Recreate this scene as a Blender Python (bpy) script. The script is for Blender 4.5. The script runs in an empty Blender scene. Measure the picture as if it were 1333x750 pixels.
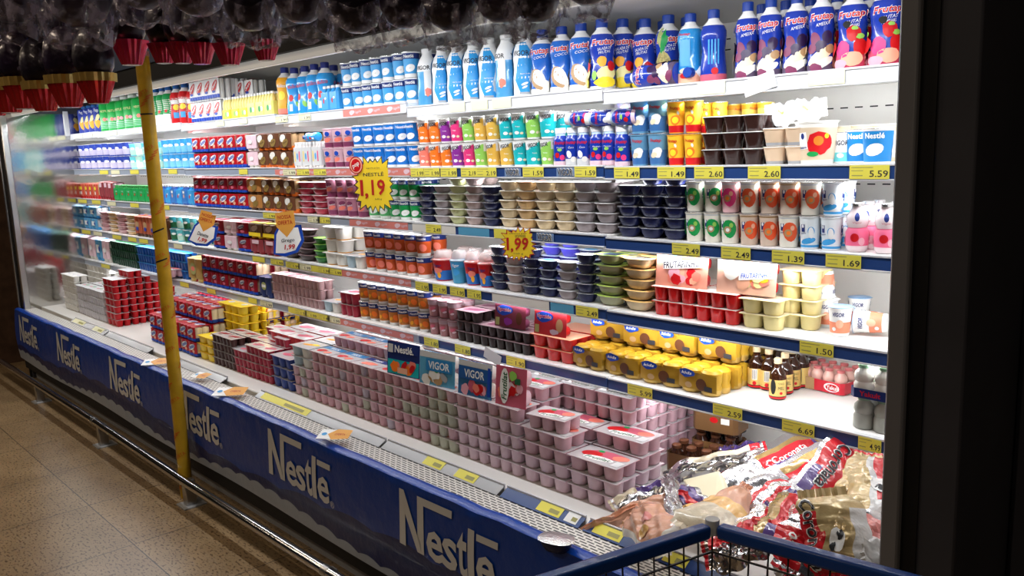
import bpy, math, random
from mathutils import Vector, Matrix
random.seed(7)
sc = bpy.context.scene
PI = math.pi
# ---------------------------------------------------------------- camera, world, lights, exposure
F = 1100.0
XA = Vector((0.68436283, -0.09593564, 0.72280279))   # world axes in camera space
YA = Vector((0.72831244, 0.13720456, -0.67136867))
ZA = Vector((-0.03476365, 0.98588603, 0.16376882))
CZ = 1.65
cam_d = bpy.data.cameras.new('camera'); cam = bpy.data.objects.new('camera', cam_d)
sc.collection.objects.link(cam); sc.camera = cam
cam_d.sensor_width = 36; cam_d.lens = 36 * F / 1333; cam_d.clip_start = 0.05
cam.matrix_world = Matrix.Translation((0, 0, CZ)) @ Matrix((XA, YA, ZA)).to_4x4()
w = bpy.data.worlds.new('world'); sc.world = w; w.use_nodes = True
w.node_tree.nodes['Background'].inputs[0].default_value = (0.55, 0.6, 0.75, 1)
w.node_tree.nodes['Background'].inputs[1].default_value = 0.02
sc.view_settings.view_transform = 'Standard'; sc.view_settings.look = 'None'
sc.view_settings.exposure = 0.2; sc.view_settings.gamma = 1; sc.view_settings.use_curve_mapping = False

def area(name, loc, sx, sy, power, col=(1, 1, 1), rx=0.0, rz=0.0, spread=None):
    d = bpy.data.lights.new(name, 'AREA'); d.shape = 'RECTANGLE'; d.size = sx; d.size_y = sy
    d.energy = power; d.color = col
    if spread: d.spread = spread
    o = bpy.data.objects.new(name, d); o.location = loc; o.rotation_euler = (rx, 0, rz)
    sc.collection.objects.link(o); return o

D = 2.1            # distance of the shelf fronts
YB = 2.56          # back panel
XR, XL = -0.662, -7.28
ROWS = dict(A=[.0705, .076, .085, .09, .095, .097], B=[-.042, -.040, -.038, -.036, -.034, -.032],
            C=[-.150, -.147, -.146, -.144, -.142, -.140], D=[-.265, -.263, -.261, -.259, -.257, -.255],
            E=[-.375, -.374, -.374, -.373, -.372, -.371])
COL = (0.95, 0.97, 1.0)
LSC = dict(A=1.0, B=1.0, C=.9, D=.85, E=.75)
for k, r in enumerate('ABCDE'):                      # strip lamp under the front of each shelf
    for i, (xa, xb) in enumerate(((-.75, -1.78), (-1.85, -2.82), (-2.88, -4.0), (-4.05, -5.6), (-5.65, -7.2))):
        z = CZ + ROWS[r][i] * D - .034
        area('shelf_lamp', ((xa + xb) / 2, D + .05, z), xb and abs(xb - xa), .02, 1.35 * LSC[r] * abs(xb - xa) * (1.9, 1.15, .95, 1.0, 1.0)[i], COL, rx=.55)
for i in range(5):                                   # tubes in the canopy
    area('canopy_lamp', (-1.35 - i * 1.33, 1.80, 2.015), 1.28, .05, (7, 6.2, 6, 7, 8)[i], COL, rx=.35)
for i, (x, y) in enumerate(((-2.0, -1.0), (-5.0, -1.0), (-8.0, -1.0), (-3.5, 0.2), (-6.5, .2), (1.2, -.6))):  # ceiling lamps; the last is a fill added to lift the dark right panel
    area('store_and_fill_lamp', (x, y, 3.12), 1.2, .15, 12, (1, .82, .62), rz=0)
# ---------------------------------------------------------------- projection helpers
def ray(px, py):
    c = Vector((px - 666.5, 375 - py, -F))
    return Vector((XA.dot(c), YA.dot(c), ZA.dot(c)))
def at(px, py, y):
    v = ray(px, py); v = v * (y / v.y); return Vector((v.x, y, v.z + CZ))
def PX(px, y, z):
    z -= CZ; k = (px - 666.5) / F       # c0 + k*c2 = 0
    b = (XA[0] + k * XA[2]); rest = y * (YA[0] + k * YA[2]) + z * (ZA[0] + k * ZA[2])
    return -rest / b
def HH(hpx, px, y): return hpx * 2.855 / (px + 375) * y / 2.1
BRK = [PX(790, D, 1.5), PX(538, D, 1.5), PX(372, D, 1.3), PX(249, D, 1.3), PX(140, D, 1.3), XL]
def zsh(row, X):                                     # top surface of a shelf at X
    t = ROWS[row]
    for i, b in enumerate(BRK):
        if X > b: return CZ + t[i] * D + .016
    return CZ + t[-1] * D + .016
ZD = .552                                            # product deck
def zrow(row, X): return ZD if row == 'G' else zsh(row, X)
# ---------------------------------------------------------------- materials
MATS = {}
def mat(name, col=(.8, .8, .8), rough=.45, metal=0, bump=0, bscale=60, emit=0, coat=0, trans=0, alpha=1, var=0, vscale=8, spec=.3, aniso=0):
    if name in MATS: return MATS[name]
    m = bpy.data.materials.new(name); m.use_nodes = True
    nt = m.node_tree; b = nt.nodes['Principled BSDF']
    b.inputs['Base Color'].default_value = (*col, 1); b.inputs['Roughness'].default_value = rough
    b.inputs['Metallic'].default_value = metal; b.inputs['Coat Weight'].default_value = coat
    b.inputs['Transmission Weight'].default_value = trans; b.inputs['Alpha'].default_value = alpha
    b.inputs['Specular IOR Level'].default_value = spec
    if emit: b.inputs['Emission Color'].default_value = (*col, 1); b.inputs['Emission Strength'].default_value = emit
    tc = nt.nodes.new('ShaderNodeTexCoord')
    if bump:
        n = nt.nodes.new('ShaderNodeTexNoise'); n.inputs['Scale'].default_value = bscale; n.inputs['Detail'].default_value = 3
        bp = nt.nodes.new('ShaderNodeBump'); bp.inputs['Strength'].default_value = bump; bp.inputs['Distance'].default_value = .01
        nt.links.new(tc.outputs['Object'], n.inputs['Vector']); nt.links.new(n.outputs['Fac'], bp.inputs['Height'])
        nt.links.new(bp.outputs['Normal'], b.inputs['Normal'])
    if var:
        n = nt.nodes.new('ShaderNodeTexNoise'); n.inputs['Scale'].default_value = vscale; n.inputs['Detail'].default_value = 4
        mx = nt.nodes.new('ShaderNodeMixRGB'); mx.blend_type = 'MULTIPLY'
        cr = nt.nodes.new('ShaderNodeValToRGB'); cr.color_ramp.elements[0].color = (1 - var, 1 - var, 1 - var, 1); cr.color_ramp.elements[0].position = .35
        cr.color_ramp.elements[1].color = (1, 1, 1, 1); cr.color_ramp.elements[1].position = .65
        mx.inputs[0].default_value = 1; mx.inputs[1].default_value = (*col, 1)
        nt.links.new(tc.outputs['Object'], n.inputs['Vector']); nt.links.new(n.outputs['Fac'], cr.inputs[0])
        nt.links.new(cr.outputs[0], mx.inputs[2]); nt.links.new(mx.outputs[0], b.inputs['Base Color'])
    MATS[name] = m; return m
PAL = dict(white=(.85, .85, .84), offwhite=(.75, .73, .68), cream=(.78, .68, .48), beige=(.72, .52, .34), blue=(.02, .20, .62), navy=(.012, .03, .17),
    royal=(.01, .06, .42), sky=(.05, .33, .68), aqua=(.15, .60, .66), teal=(.01, .42, .46), green=(.01, .30, .07), lime=(.28, .58, .10), dkgreen=(.02, .12, .05),
    red=(.56, .008, .012), dkred=(.28, .006, .018), orange=(.90, .20, .02), amber=(.85, .38, .02), yellow=(.88, .66, .03), pink=(.80, .38, .46), palepink=(.76, .55, .62),
    hotpink=(.75, .04, .20), plum=(.20, .04, .10), purple=(.25, .03, .30), black=(.012, .012, .014), brown=(.10, .035, .015), choc=(.035, .014, .012),
    gold=(.55, .36, .10), grey=(.35, .36, .38), ltgrey=(.60, .61, .62), lilac=(.50, .46, .62), foil=(.78, .78, .78), tan=(.45, .28, .14), mauve=(.36, .24, .27),
    olive=(.38, .42, .16), coral=(.85, .22, .16), paleyellow=(.82, .74, .34), rose=(.55, .10, .16), salmon=(.80, .42, .28), taupe=(.42, .31, .27), mint=(.45, .70, .60))
def M(n):
    if n in MATS: return MATS[n]
    if n == 'foil': return mat('foil', PAL['foil'], .25, .85, bump=.25, bscale=90)
    if n == 'gold': return mat('gold', PAL['gold'], .3, .6)
    if n == 'amberglass': return mat('amberglass', (.03, .009, .004), .08, 0, coat=.6)
    return mat(n, PAL[n], .42, 0)
# ---------------------------------------------------------------- mesh builder
class MB:
    def __init__(s): s.v = []; s.f = []; s.m = []; s.mats = []
    def mi(s, m):
        if m not in s.mats: s.mats.append(m)
        return s.mats.index(m)
    def add(s, vs, fs, m):
        o = len(s.v); s.v += [tuple(v) for v in vs]; k = s.mi(m)
        for f in fs: s.f.append(tuple(i + o for i in f)); s.m.append(k)
    def box(s, x0, x1, y0, y1, z0, z1, m, b=0):
        if b:
            P = []
            for z, i in ((z0, b), (z0 + b, 0), (z1 - b, 0), (z1, b)):
                P += [(x0 + i + (0 if i else 0), y0 + b, z), (x0 + b, y0 + i, z), (x1 - b, y0 + i, z), (x1 - i, y0 + b, z), (x1 - i, y1 - b, z), (x1 - b, y1 - i, z), (x0 + b, y1 - i, z), (x0 + i, y1 - b, z)]
            F_ = [tuple(range(7, -1, -1)), tuple(range(24, 32))]
            for l in range(3):
                for k in range(8): a = l * 8 + k; c = l * 8 + (k + 1) % 8; F_.append((a, c, c + 8, a + 8))
            s.add(P, F_, m); return
        s.add([(x0, y0, z0), (x1, y0, z0), (x1, y1, z0), (x0, y1, z0), (x0, y0, z1), (x1, y0, z1), (x1, y1, z1), (x0, y1, z1)],
              [(0, 3, 2, 1), (4, 5, 6, 7), (0, 1, 5, 4), (1, 2, 6, 5), (2, 3, 7, 6), (3, 0, 4, 7)], m)
    def lathe(s, prof, ms, seg=20, cx=0, cy=0, sq=0, xs=1, ys=1, capb=True, capt=True, flute=0, nf=12):
        if not isinstance(ms, (list, tuple)): ms = [ms] * (len(prof) - 1)
        o = len(s.v)
        for r, z in prof:
            for k in range(seg):
                a = 2 * PI * k / seg; c, d = math.cos(a), math.sin(a)
                rr = r
                if sq: rr = r / (abs(c) ** sq + abs(d) ** sq) ** (1 / sq)
                if flute: rr = r * (1 + flute * (1 if k % 2 else -1))
                s.v.append((cx + rr * c * xs, cy + rr * d * ys, z))
        for i in range(len(prof) - 1):
            mm = s.mi(ms[i])
            for k in range(seg):
                a = o + i * seg + k; b = o + i * seg + (k + 1) % seg
                s.f.append((a, b, b + seg, a + seg)); s.m.append(mm)
        if capb: s.f.append(tuple(o + k for k in range(seg - 1, -1, -1))); s.m.append(s.mi(ms[0]))
        if capt: s.f.append(tuple(o + (len(prof) - 1) * seg + k for k in range(seg))); s.m.append(s.mi(ms[-1]))
    def tube(s, p0, p1, r, m, seg=10, r1=None):
        p0, p1 = Vector(p0), Vector(p1); d = (p1 - p0).normalized()
        u = d.orthogonal().normalized(); v = d.cross(u); P = []
        for p, q in ((p0, r), (p1, r if r1 is None else r1)):
            for k in range(seg):
                a = 2 * PI * k / seg; P.append(p + (u * math.cos(a) + v * math.sin(a)) * q)
        s.add(P, [tuple(range(seg - 1, -1, -1)), tuple(range(seg, 2 * seg))] + [(k, (k + 1) % seg, seg + (k + 1) % seg, seg + k) for k in range(seg)], m)
    def path(s, pts, r, m, seg=8):
        for a, b in zip(pts[:-1], pts[1:]): s.tube(a, b, r, m, seg)
    def art(s, a, fn, m):
        s.add([fn(u, v) for u, v in a[0]], a[1], m)
    def grid(s, fn, nu, nv, mf):
        o = len(s.v)
        for j in range(nv + 1):
            for i in range(nu + 1): s.v.append(tuple(fn(i / nu, j / nv)))
        for j in range(nv):
            for i in range(nu):
                a = o + j * (nu + 1) + i; s.f.append((a, a + 1, a + nu + 2, a + nu + 1))
                s.m.append(s.mi(mf((i + .5) / nu, (j + .5) / nv) if callable(mf) else mf))
    def mesh(s, name, smooth=True, ang=.7):
        me = bpy.data.meshes.new(name); me.from_pydata(s.v, [], s.f)
        for m in s.mats: me.materials.append(M(m) if isinstance(m, str) else m)
        me.polygons.foreach_set('material_index', s.m)
        if smooth: me.shade_smooth(); me.set_sharp_from_angle(angle=ang)
        me.update(); return me
# ---------------------------------------------------------------- flat art
TX = {}
def text(body, width=None, height=None, shear=0, bold=0.0, cx=0, cy=0, rot=0):
    key = (body, shear, bold)
    if key not in TX:
        cu = bpy.data.curves.new('t', 'FONT'); cu.body = body; cu.size = 1; cu.resolution_u = 2
        cu.shear = shear; cu.offset = bold
        o = bpy.data.objects.new('t', cu); sc.collection.objects.link(o)
        dg = bpy.context.evaluated_depsgraph_get(); dg.update()
        me = bpy.data.meshes.new_from_object(o.evaluated_get(dg))
        vs = [(v.co.x, v.co.y) for v in me.vertices]; fs = [tuple(p.vertices) for p in me.polygons]
        bpy.data.objects.remove(o); bpy.data.curves.remove(cu); bpy.data.meshes.remove(me)
        TX[key] = (vs, fs)
    vs, fs = TX[key]
    x0, x1 = min(v[0] for v in vs), max(v[0] for v in vs); y0, y1 = min(v[1] for v in vs), max(v[1] for v in vs)
    sx = width / (x1 - x0) if width else None; sy = height / (y1 - y0) if height else None
    sx = sx or sy; sy = sy or sx
    mx, my = (x0 + x1) / 2, (y0 + y1) / 2; c, d = math.cos(rot), math.sin(rot)
    out = []
    for x, y in vs:
        a, b = (x - mx) * sx, (y - my) * sy; out.append((cx + a * c - b * d, cy + a * d + b * c))
    return out, fs
def disc(w_, h_, cx=0, cy=0, rot=0, n=14, wob=0, seed=0, rings=2):
    rnd = random.Random(seed); vs = [(cx, cy)]; fs = []; c, d = math.cos(rot), math.sin(rot)
    wb = [1 + wob * rnd.uniform(-1, 1) for _ in range(n)]
    for r in range(1, rings + 1):
        for k in range(n):
            a = 2 * PI * k / n; x = w_ / 2 * math.cos(a) * r / rings * wb[k]; y = h_ / 2 * math.sin(a) * r / rings * wb[k]
            vs.append((cx + x * c - y * d, cy + x * d + y * c))
    for k in range(n):
        fs.append((0, 1 + k, 1 + (k + 1) % n))
        for r in range(rings - 1):
            a = 1 + r * n; fs.append((a + k, a + n + k, a + n + (k + 1) % n, a + (k + 1) % n))
    return vs, fs
def rect(w_, h_, cx=0, cy=0, rot=0, nu=4, sk=0):
    c, d = math.cos(rot), math.sin(rot); vs = []; fs = []
    for j in range(2):
        for i in range(nu + 1):
            x = w_ * (i / nu - .5) + sk * (j - .5); y = h_ * (j - .5); vs.append((cx + x * c - y * d, cy + x * d + y * c))
    for i in range(nu): fs.append((i, i + 1, i + nu + 2, i + nu + 1))
    return vs, fs
def burst(r0, r1, n=14, sx=1, sy=1, seed=1):
    rnd = random.Random(seed); vs = [(0, 0)]; fs = []
    for k in range(2 * n):
        a = PI * k / n; r = (r0 if k % 2 else r1 * rnd.uniform(.9, 1.08)); ca, sa = math.cos(a), math.sin(a)
        q = max(abs(ca), abs(sa)) ** .55
        vs.append((r * ca / q * sx, r * sa / q * sy))
    for k in range(2 * n): fs.append((0, 1 + k, 1 + (k + 1) % (2 * n)))
    return vs, fs
def poly(pts): return list(pts), [tuple(range(len(pts)))]
def swoosh(rows, nu=5):                              # rows of (v, left, right)
    vs = []; fs = []; R_ = []
    for (v0, a0, b0), (v1, a1, b1) in zip(rows[:-1], rows[1:]):
        n = max(1, int(abs(v1 - v0) / .012)); R_ += [(v0 + (v1 - v0) * k / n, a0 + (a1 - a0) * k / n, b0 + (b1 - b0) * k / n) for k in range(n)]
    R_.append(rows[-1])
    for v, a, b in R_: vs += [(a + (b - a) * i / nu, v) for i in range(nu + 1)]
    for j in range(len(R_) - 1):
        for i in range(nu): q = j * (nu + 1) + i; fs.append((q, q + 1, q + nu + 2, q + nu + 1))
    return vs, fs
def interp(prof, z):
    for (r0, z0), (r1, z1) in zip(prof[:-1], prof[1:]):
        if z0 <= z <= z1 and z1 > z0: return r0 + (r1 - r0) * (z - z0) / (z1 - z0)
    return prof[-1][0] if z > prof[-1][1] else prof[0][0]
def wrapf(prof, zc, ang=0, eps=.0006, xs=1, ys=1):
    def fn(u, v):
        z = zc + v; r = interp(prof, z) + eps; a = -PI / 2 + ang + u / max(interp(prof, zc), .005)
        return (r * math.cos(a) * xs, r * math.sin(a) * ys, z)
    return fn
def frontf(y, zc=0, cx=0): return lambda u, v: (cx + u, y, zc + v)
def topf(z, cx=0, cy=0): return lambda u, v: (cx + u, cy + v, z)
# ---------------------------------------------------------------- scene objects
C = sc.collection
def link(o): C.objects.link(o); return o
def obj(name, me, parent=None, loc=(0, 0, 0), rot=None, label=None, kind=None):
    if isinstance(me, MB): me = me.mesh(name)
    o = link(bpy.data.objects.new(name, me)); o.location = loc
    if rot: o.rotation_euler = rot
    if parent: o.parent = parent
    if label: o['label'] = label
    if kind: o['kind'] = kind
    return o
LABELS = {}
def tag(o, label, cat, group=None):
    o['label'] = label; o['category'] = cat
    if group: o['group'] = group
    n = len(label.split())
    if not 4 <= n <= 16: print('LABELLEN', n, label)
    if (label, group) in LABELS: print('DUPLABEL', label)
    LABELS[(label, group)] = 1
    return o
def thing(name, label, cat, loc=(0, 0, 0), rot=None, group=None):
    o = link(bpy.data.objects.new(name, None)); o.empty_display_size = .02; o.location = loc
    if rot: o.rotation_euler = rot
    return tag(o, label, cat, group)
class Proto:                                         # name, category, nominal size, parts: (name, mesh, loc, subparts, label)
    def __init__(s, name, cat, w_, d_, h_, parts, round_=False):
        s.name, s.cat, s.w, s.d, s.h, s.round = name, cat, w_, d_, h_, round_
        s.parts = [(p + (None,) * (5 - len(p))) for p in parts]
def place(P, loc, label, group=None, rz=0, sx=1, sy=1, sz=1, rx=0, ry=0):
    if len(P.parts) == 1:
        o = link(bpy.data.objects.new(P.name, P.parts[0][1]))
    else:
        o = link(bpy.data.objects.new(P.name, None)); o.empty_display_size = .01
        for pn, me, pl, subs, lab in P.parts:
            c = link(bpy.data.objects.new(pn, me)); c.parent = o
            if pl: c.location = pl
            if lab: c['label'] = lab
            for sn, sm, sl in (subs or []):
                g = link(bpy.data.objects.new(sn, sm)); g.parent = c
                if sl: g.location = sl
    o.location = loc; o.rotation_euler = (rx, ry, rz); o.scale = (sx, sy, sz)
    return tag(o, label, P.cat, group)
# ---------------------------------------------------------------- special surfaces
def nodes_mat(name):
    m = bpy.data.materials.new(name); m.use_nodes = True; MATS[name] = m
    nt = m.node_tree; b = nt.nodes['Principled BSDF']; tc = nt.nodes.new('ShaderNodeTexCoord')
    return m, nt, b, tc
def N(nt, t, **k):
    n = nt.nodes.new(t)
    for a, v in k.items():
        if a.startswith('i_'): n.inputs[a[2:].replace('_', ' ')].default_value = v
        else: setattr(n, a, v)
    return n
m, nt, b, tc = nodes_mat('floor_tiles')
mp = N(nt, 'ShaderNodeMapping'); mp.inputs['Location'].default_value = (3.69 + .6 * 10, -1.12 + 6, 0)
br = N(nt, 'ShaderNodeTexBrick', offset=0.0, squash=1.0, i_Scale=1.0, i_Mortar_Size=.0025, i_Brick_Width=.6, i_Row_Height=.6, i_Mortar_Smooth=.1)
br.inputs['Color1'].default_value = (.34, .235, .125, 1); br.inputs['Color2'].default_value = (.29, .20, .11, 1); br.inputs['Mortar'].default_value = (.05, .035, .025, 1)
n1 = N(nt, 'ShaderNodeTexNoise', i_Scale=52.0, i_Detail=4.0); n2 = N(nt, 'ShaderNodeTexNoise', i_Scale=5.0, i_Detail=4.0)
mp2 = N(nt, 'ShaderNodeMapping'); mp2.inputs['Scale'].default_value = (1, 2.1, 1)
r1 = N(nt, 'ShaderNodeValToRGB'); r1.color_ramp.elements[0].position = .37; r1.color_ramp.elements[0].color = (.25, .17, .12, 1); r1.color_ramp.elements[1].position = .47
r2 = N(nt, 'ShaderNodeValToRGB'); r2.color_ramp.elements[0].position = .3; r2.color_ramp.elements[0].color = (.72, .70, .68, 1); r2.color_ramp.elements[1].position = .7
a = N(nt, 'ShaderNodeMixRGB', blend_type='MULTIPLY'); a.inputs[0].default_value = .9; c = N(nt, 'ShaderNodeMixRGB', blend_type='MULTIPLY'); c.inputs[0].default_value = 1
L = nt.links.new
L(tc.outputs['Object'], mp.inputs[0]); L(mp.outputs[0], br.inputs['Vector']); L(tc.outputs['Object'], mp2.inputs[0]); L(mp2.outputs[0], n1.inputs['Vector']); L(tc.outputs['Object'], n2.inputs['Vector'])
L(n1.outputs['Fac'], r1.inputs[0]); L(n2.outputs['Fac'], r2.inputs[0]); L(br.outputs['Color'], a.inputs[1]); L(r1.outputs[0], a.inputs[2]); L(a.outputs[0], c.inputs[1]); L(r2.outputs[0], c.inputs[2]); L(c.outputs[0], b.inputs['Base Color'])
b.inputs['Roughness'].default_value = .28; b.inputs['Specular IOR Level'].default_value = .4
# banner: blue film with a darker wave and a white wave along its foot
m, nt, b, tc = nodes_mat('banner_film'); L = nt.links.new
sp = N(nt, 'ShaderNodeSeparateXYZ'); L(tc.outputs['Object'], sp.inputs[0])
def wave(k, amp, base, k2, amp2):
    s = N(nt, 'ShaderNodeMath', operation='MULTIPLY'); s.inputs[1].default_value = k; L(sp.outputs[0], s.inputs[0])
    si = N(nt, 'ShaderNodeMath', operation='SINE'); L(s.outputs[0], si.inputs[0])
    ab = N(nt, 'ShaderNodeMath', operation='ABSOLUTE'); L(si.outputs[0], ab.inputs[0])
    mu = N(nt, 'ShaderNodeMath', operation='MULTIPLY_ADD'); mu.inputs[1].default_value = amp; mu.inputs[2].default_value = base; L(ab.outputs[0], mu.inputs[0])
    s2 = N(nt, 'ShaderNodeMath', operation='MULTIPLY'); s2.inputs[1].default_value = k2; L(sp.outputs[0], s2.inputs[0])
    q = N(nt, 'ShaderNodeMath', operation='SINE'); L(s2.outputs[0], q.inputs[0])
    m2 = N(nt, 'ShaderNodeMath', operation='MULTIPLY_ADD'); m2.inputs[1].default_value = amp2; L(q.outputs[0], m2.inputs[0]); L(mu.outputs[0], m2.inputs[2])
    g = N(nt, 'ShaderNodeMath', operation='GREATER_THAN'); L(sp.outputs[2], g.inputs[0]); L(m2.outputs[0], g.inputs[1]); return g
g1 = wave(22, .016, .205, 3.3, .028); g2 = wave(9, .02, .285, 2.1, .03)
x1 = N(nt, 'ShaderNodeMixRGB'); x1.inputs[1].default_value = (.004, .014, .10, 1); x1.inputs[2].default_value = (.002, .045, .31, 1); L(g2.outputs[0], x1.inputs[0])
x2 = N(nt, 'ShaderNodeMixRGB'); x2.inputs[1].default_value = (.36, .40, .46, 1); L(g1.outputs[0], x2.inputs[0]); L(x1.outputs[0], x2.inputs[2]); L(x2.outputs[0], b.inputs['Base Color'])
b.inputs['Roughness'].default_value = .32; b.inputs['Coat Weight'].default_value = .15; b.inputs['Specular IOR Level'].default_value = .35
no = N(nt, 'ShaderNodeTexNoise', i_Scale=14.0, i_Detail=6.0); bp = N(nt, 'ShaderNodeBump', i_Strength=.35, i_Distance=.02)
L(tc.outputs['Object'], no.inputs['Vector']); L(no.outputs['Fac'], bp.inputs['Height']); L(bp.outputs[0], b.inputs['Normal'])
# return-air grille: white steel with rows of dark slots
m, nt, b, tc = nodes_mat('grille_steel'); L = nt.links.new
br = N(nt, 'ShaderNodeTexBrick', offset=.5, i_Scale=1.0, i_Mortar_Size=.0035, i_Brick_Width=.034, i_Row_Height=.0125, i_Mortar_Smooth=0.0)
for q, cc in (('Color1', (.02, .02, .02, 1)), ('Color2', (.03, .03, .03, 1)), ('Mortar', (.75, .73, .68, 1))): br.inputs[q].default_value = cc
L(tc.outputs['Object'], br.inputs['Vector']); L(br.outputs['Color'], b.inputs['Base Color']); b.inputs['Roughness'].default_value = .4
mat('case_white', (.80, .79, .76), .35, var=.06, vscale=3)
mat('shelf_white', (.84, .83, .81), .3)
mat('mirror_steel', (.50, .49, .47), .11, 1.0, bump=.12, bscale=7)
mat('aluminium', (.52, .52, .52), .28, 1.0)
mat('chrome', (.62, .62, .63), .16, 1.0, bump=.05, bscale=20)
mat('dark_panel', (.055, .055, .068), .6, var=.2, vscale=4)
mat('matt_black', (.008, .008, .009), .6)
mat('dark_wall', (.02, .02, .02), .8)
mat('wood_brown', (.10, .055, .035), .5, var=.4, vscale=10)
mat('rail_blue', (.022, .06, .21), .3, coat=.4)
mat('rail_grey', (.33, .38, .47), .3, coat=.4)
mat('rail_pale', (.66, .67, .70), .25, coat=.4)
mat('label_yellow', (.80, .72, .10), .4)
mat('label_pale', (.80, .78, .52), .4)
mat('strip_pink', (.70, .22, .19), .4)
mat('ink', (.03, .03, .04), .5)
mat('lamp_tube', (1, 1, 1), .4, emit=3.0)
mat('film', (.75, .75, .8), .12, alpha=.22, bump=.8, bscale=30, spec=.8)
# ---------------------------------------------------------------- the room
def struct(name, mb):
    o = obj(name, mb); o['kind'] = 'structure'; return o
b_ = MB(); b_.box(-11, 2.5, -4, 3.0, -.1, 0, 'floor_tiles'); struct('floor', b_)
b_ = MB(); b_.box(-11, 2.5, -4, 3.0, 3.2, 3.3, 'dark_wall'); struct('ceiling', b_)
b_ = MB(); b_.box(-11, 2.5, 2.75, 2.9, 0, 3.2, 'dark_wall'); struct('wall_back', b_)
b_ = MB(); b_.box(-11.1, -11, -4, 3.0, 0, 3.2, 'dark_wall'); struct('wall_left', b_)
b_ = MB(); b_.box(2.5, 2.6, -4, 3.0, 0, 3.2, 'dark_wall'); struct('wall_right', b_)
# ---------------------------------------------------------------- the refrigerated case
case = thing('refrigerated_case', 'long open refrigerated dairy case with white shelves and dark end panels', 'refrigerator', (0, 0, 0))
b_ = MB(); b_.box(XL, XR, YB, YB + .08, .5, 2.12, 'case_white')
for r, zz in (('A', .135), ('A', .17), ('B', .155), ('C', .15), ('D', .14), ('E', .14)):   # air slots
    x = XR - .05
    while x > XL + .1:
        z = zsh(r, x) + zz; b_.box(x - .024, x, YB - .0008, YB + .001, z, z + .004, 'black'); x -= .046
obj('back_panel', b_, case)
b_ = MB(); b_.box(XL, XR, 1.735, YB, .44, ZD, 'case_white', .004); obj('product_deck', b_, case)
b_ = MB(); b_.box(XL, XR, 1.59, 1.70, .50, .548, 'grille_steel'); obj('air_grille', b_, case)
b_ = MB(); b_.box(XL, XR, 1.575, 2.6, .10, .50, 'matt_black'); obj('lower_body', b_, case)
b_ = MB(); b_.box(XL, XR, 1.64, 2.6, 0, .10, 'grey'); obj('plinth', b_, case)
b_ = MB(); q_ = ((XR + .05, 2.005), (-4.0, 2.09), (XL - .04, 2.11))
b_.add([(x, y, z) for x, zz in q_ for y, z in ((1.72, 2.5), (YB + .08, 2.5), (YB + .08, zz), (1.72, zz + .09))], [(0, 1, 5, 4), (1, 2, 6, 5), (2, 3, 7, 6), (3, 0, 4, 7), (4, 5, 9, 8), (5, 6, 10, 9), (6, 7, 11, 10), (7, 4, 8, 11), (3, 2, 1, 0), (8, 9, 10, 11)], 'case_white')
obj('canopy', b_, case)
b_ = MB(); b_.box(XL - .04, XR + .05, 1.698, 1.722, 2.010, 2.045, mat('glowing_lip', (.88, .86, .80), .4, emit=.22), .004); obj('glowing_lip', b_, case)  # canopy lip; its faint glow stands in for reflected light
b_ = MB(); b_.box(XL - .04, XR + .05, 1.675, 1.72, 2.045, 2.13, 'matt_black')
b_.box(XL - .04, XR + .05, 1.665, 1.72, 2.13, 2.5, mat('fascia_grey', (.07, .10, .18), .4)); fa = obj('fascia', b_, case)
for r in 'ABCDE':
    for i in range(6):
        xb, xa = (XR if i == 0 else BRK[i - 1]), BRK[i]
        zt = CZ + ROWS[r][i] * D + .016
        b_ = MB(); b_.box(xa + .002, xb - .002, D, YB, zt - .016, zt, 'shelf_white')
        b_.box(xa + .004, xa + .02, D + .02, YB, zt - .05, zt - .016, 'case_white')
        s = obj('shelf', b_, case)
        zc = CZ + ROWS[r][i] * D; b_ = MB()
        col = 'rail_pale' if r == 'A' else ('rail_blue' if i < 2 else 'rail_grey')
        if r == 'A' and i == 0: col = 'rail_pale'
        b_.box(xa + .003, xb - .003, D - .012, D + .001, zc - .019, zc + .013, col)
        b_.box(xa + .003, xb - .003, D - .015, D + .001, zc + .013, zc + .019, 'rail_pale', .001)
        b_.box(xa + .003, xb - .003, D - .015, D + .001, zc - .024, zc - .019, 'rail_pale', .001)
        obj('price_rail', b_, s)
        b_ = MB(); b_.tube((xa + .05, D + .035, zc - .014), (xb - .05, D + .035, zc - .014), .006, 'lamp_tube', 8)
        obj('lamp_tube', b_, s)
b_ = MB(); b_.box(XL - .005, XL, 1.66, YB, .5, 2.03, 'mirror_steel'); b_.box(XL, XL + .012, 2.055, 2.09, 1.86, 2.05, 'ltgrey', .002)
b_.box(XL - .05, XL - .005, 1.62, YB + .08, 0, 2.5, 'dark_panel'); obj('side_panel', b_, case, label='mirror lined left side panel')
b_ = MB(); b_.box(XL - .035, XL + .012, 1.615, 1.66, .5, 2.03, 'aluminium', .006); b_.box(XL - .075, XL - .037, 1.61, 1.65, .0, 2.1, 'matt_black', .004); b_.box(XL - .105, XL - .08, 1.60, 1.63, .5, 2.03, 'aluminium', .003)
obj('corner_post', b_, case)
b_ = MB(); b_.box(XR, XR + .012, 1.62, YB + .08, 0, 2.5, 'case_white'); b_.box(XR - .002, XR + .033, 1.585, 1.62, 0, 2.5, mat('post_grey', (.20, .20, .215), .35), .004)
b_.box(XR + .012, XR + .033, 1.62, YB + .08, 0, 2.5, 'dark_panel')
b_.box(XR + .033, XR + .062, 1.60, 1.62, 0, 2.5, 'matt_black'); b_.box(XR + .05, XR + .13, 1.605, YB + .08, 0, 2.5, 'dark_panel', .004)
obj('side_panel', b_, case, label='dark right side panel')
# neighbouring dark cabinet beyond the right end
b_ = MB(); b_.box(XR + .135, .9, 1.9, 2.74, 0, 2.5, 'dark_panel', .01); tag(obj('side_cabinet', b_), 'plain black cabinet standing beside the right end of the fridge', 'cabinet')
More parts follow.
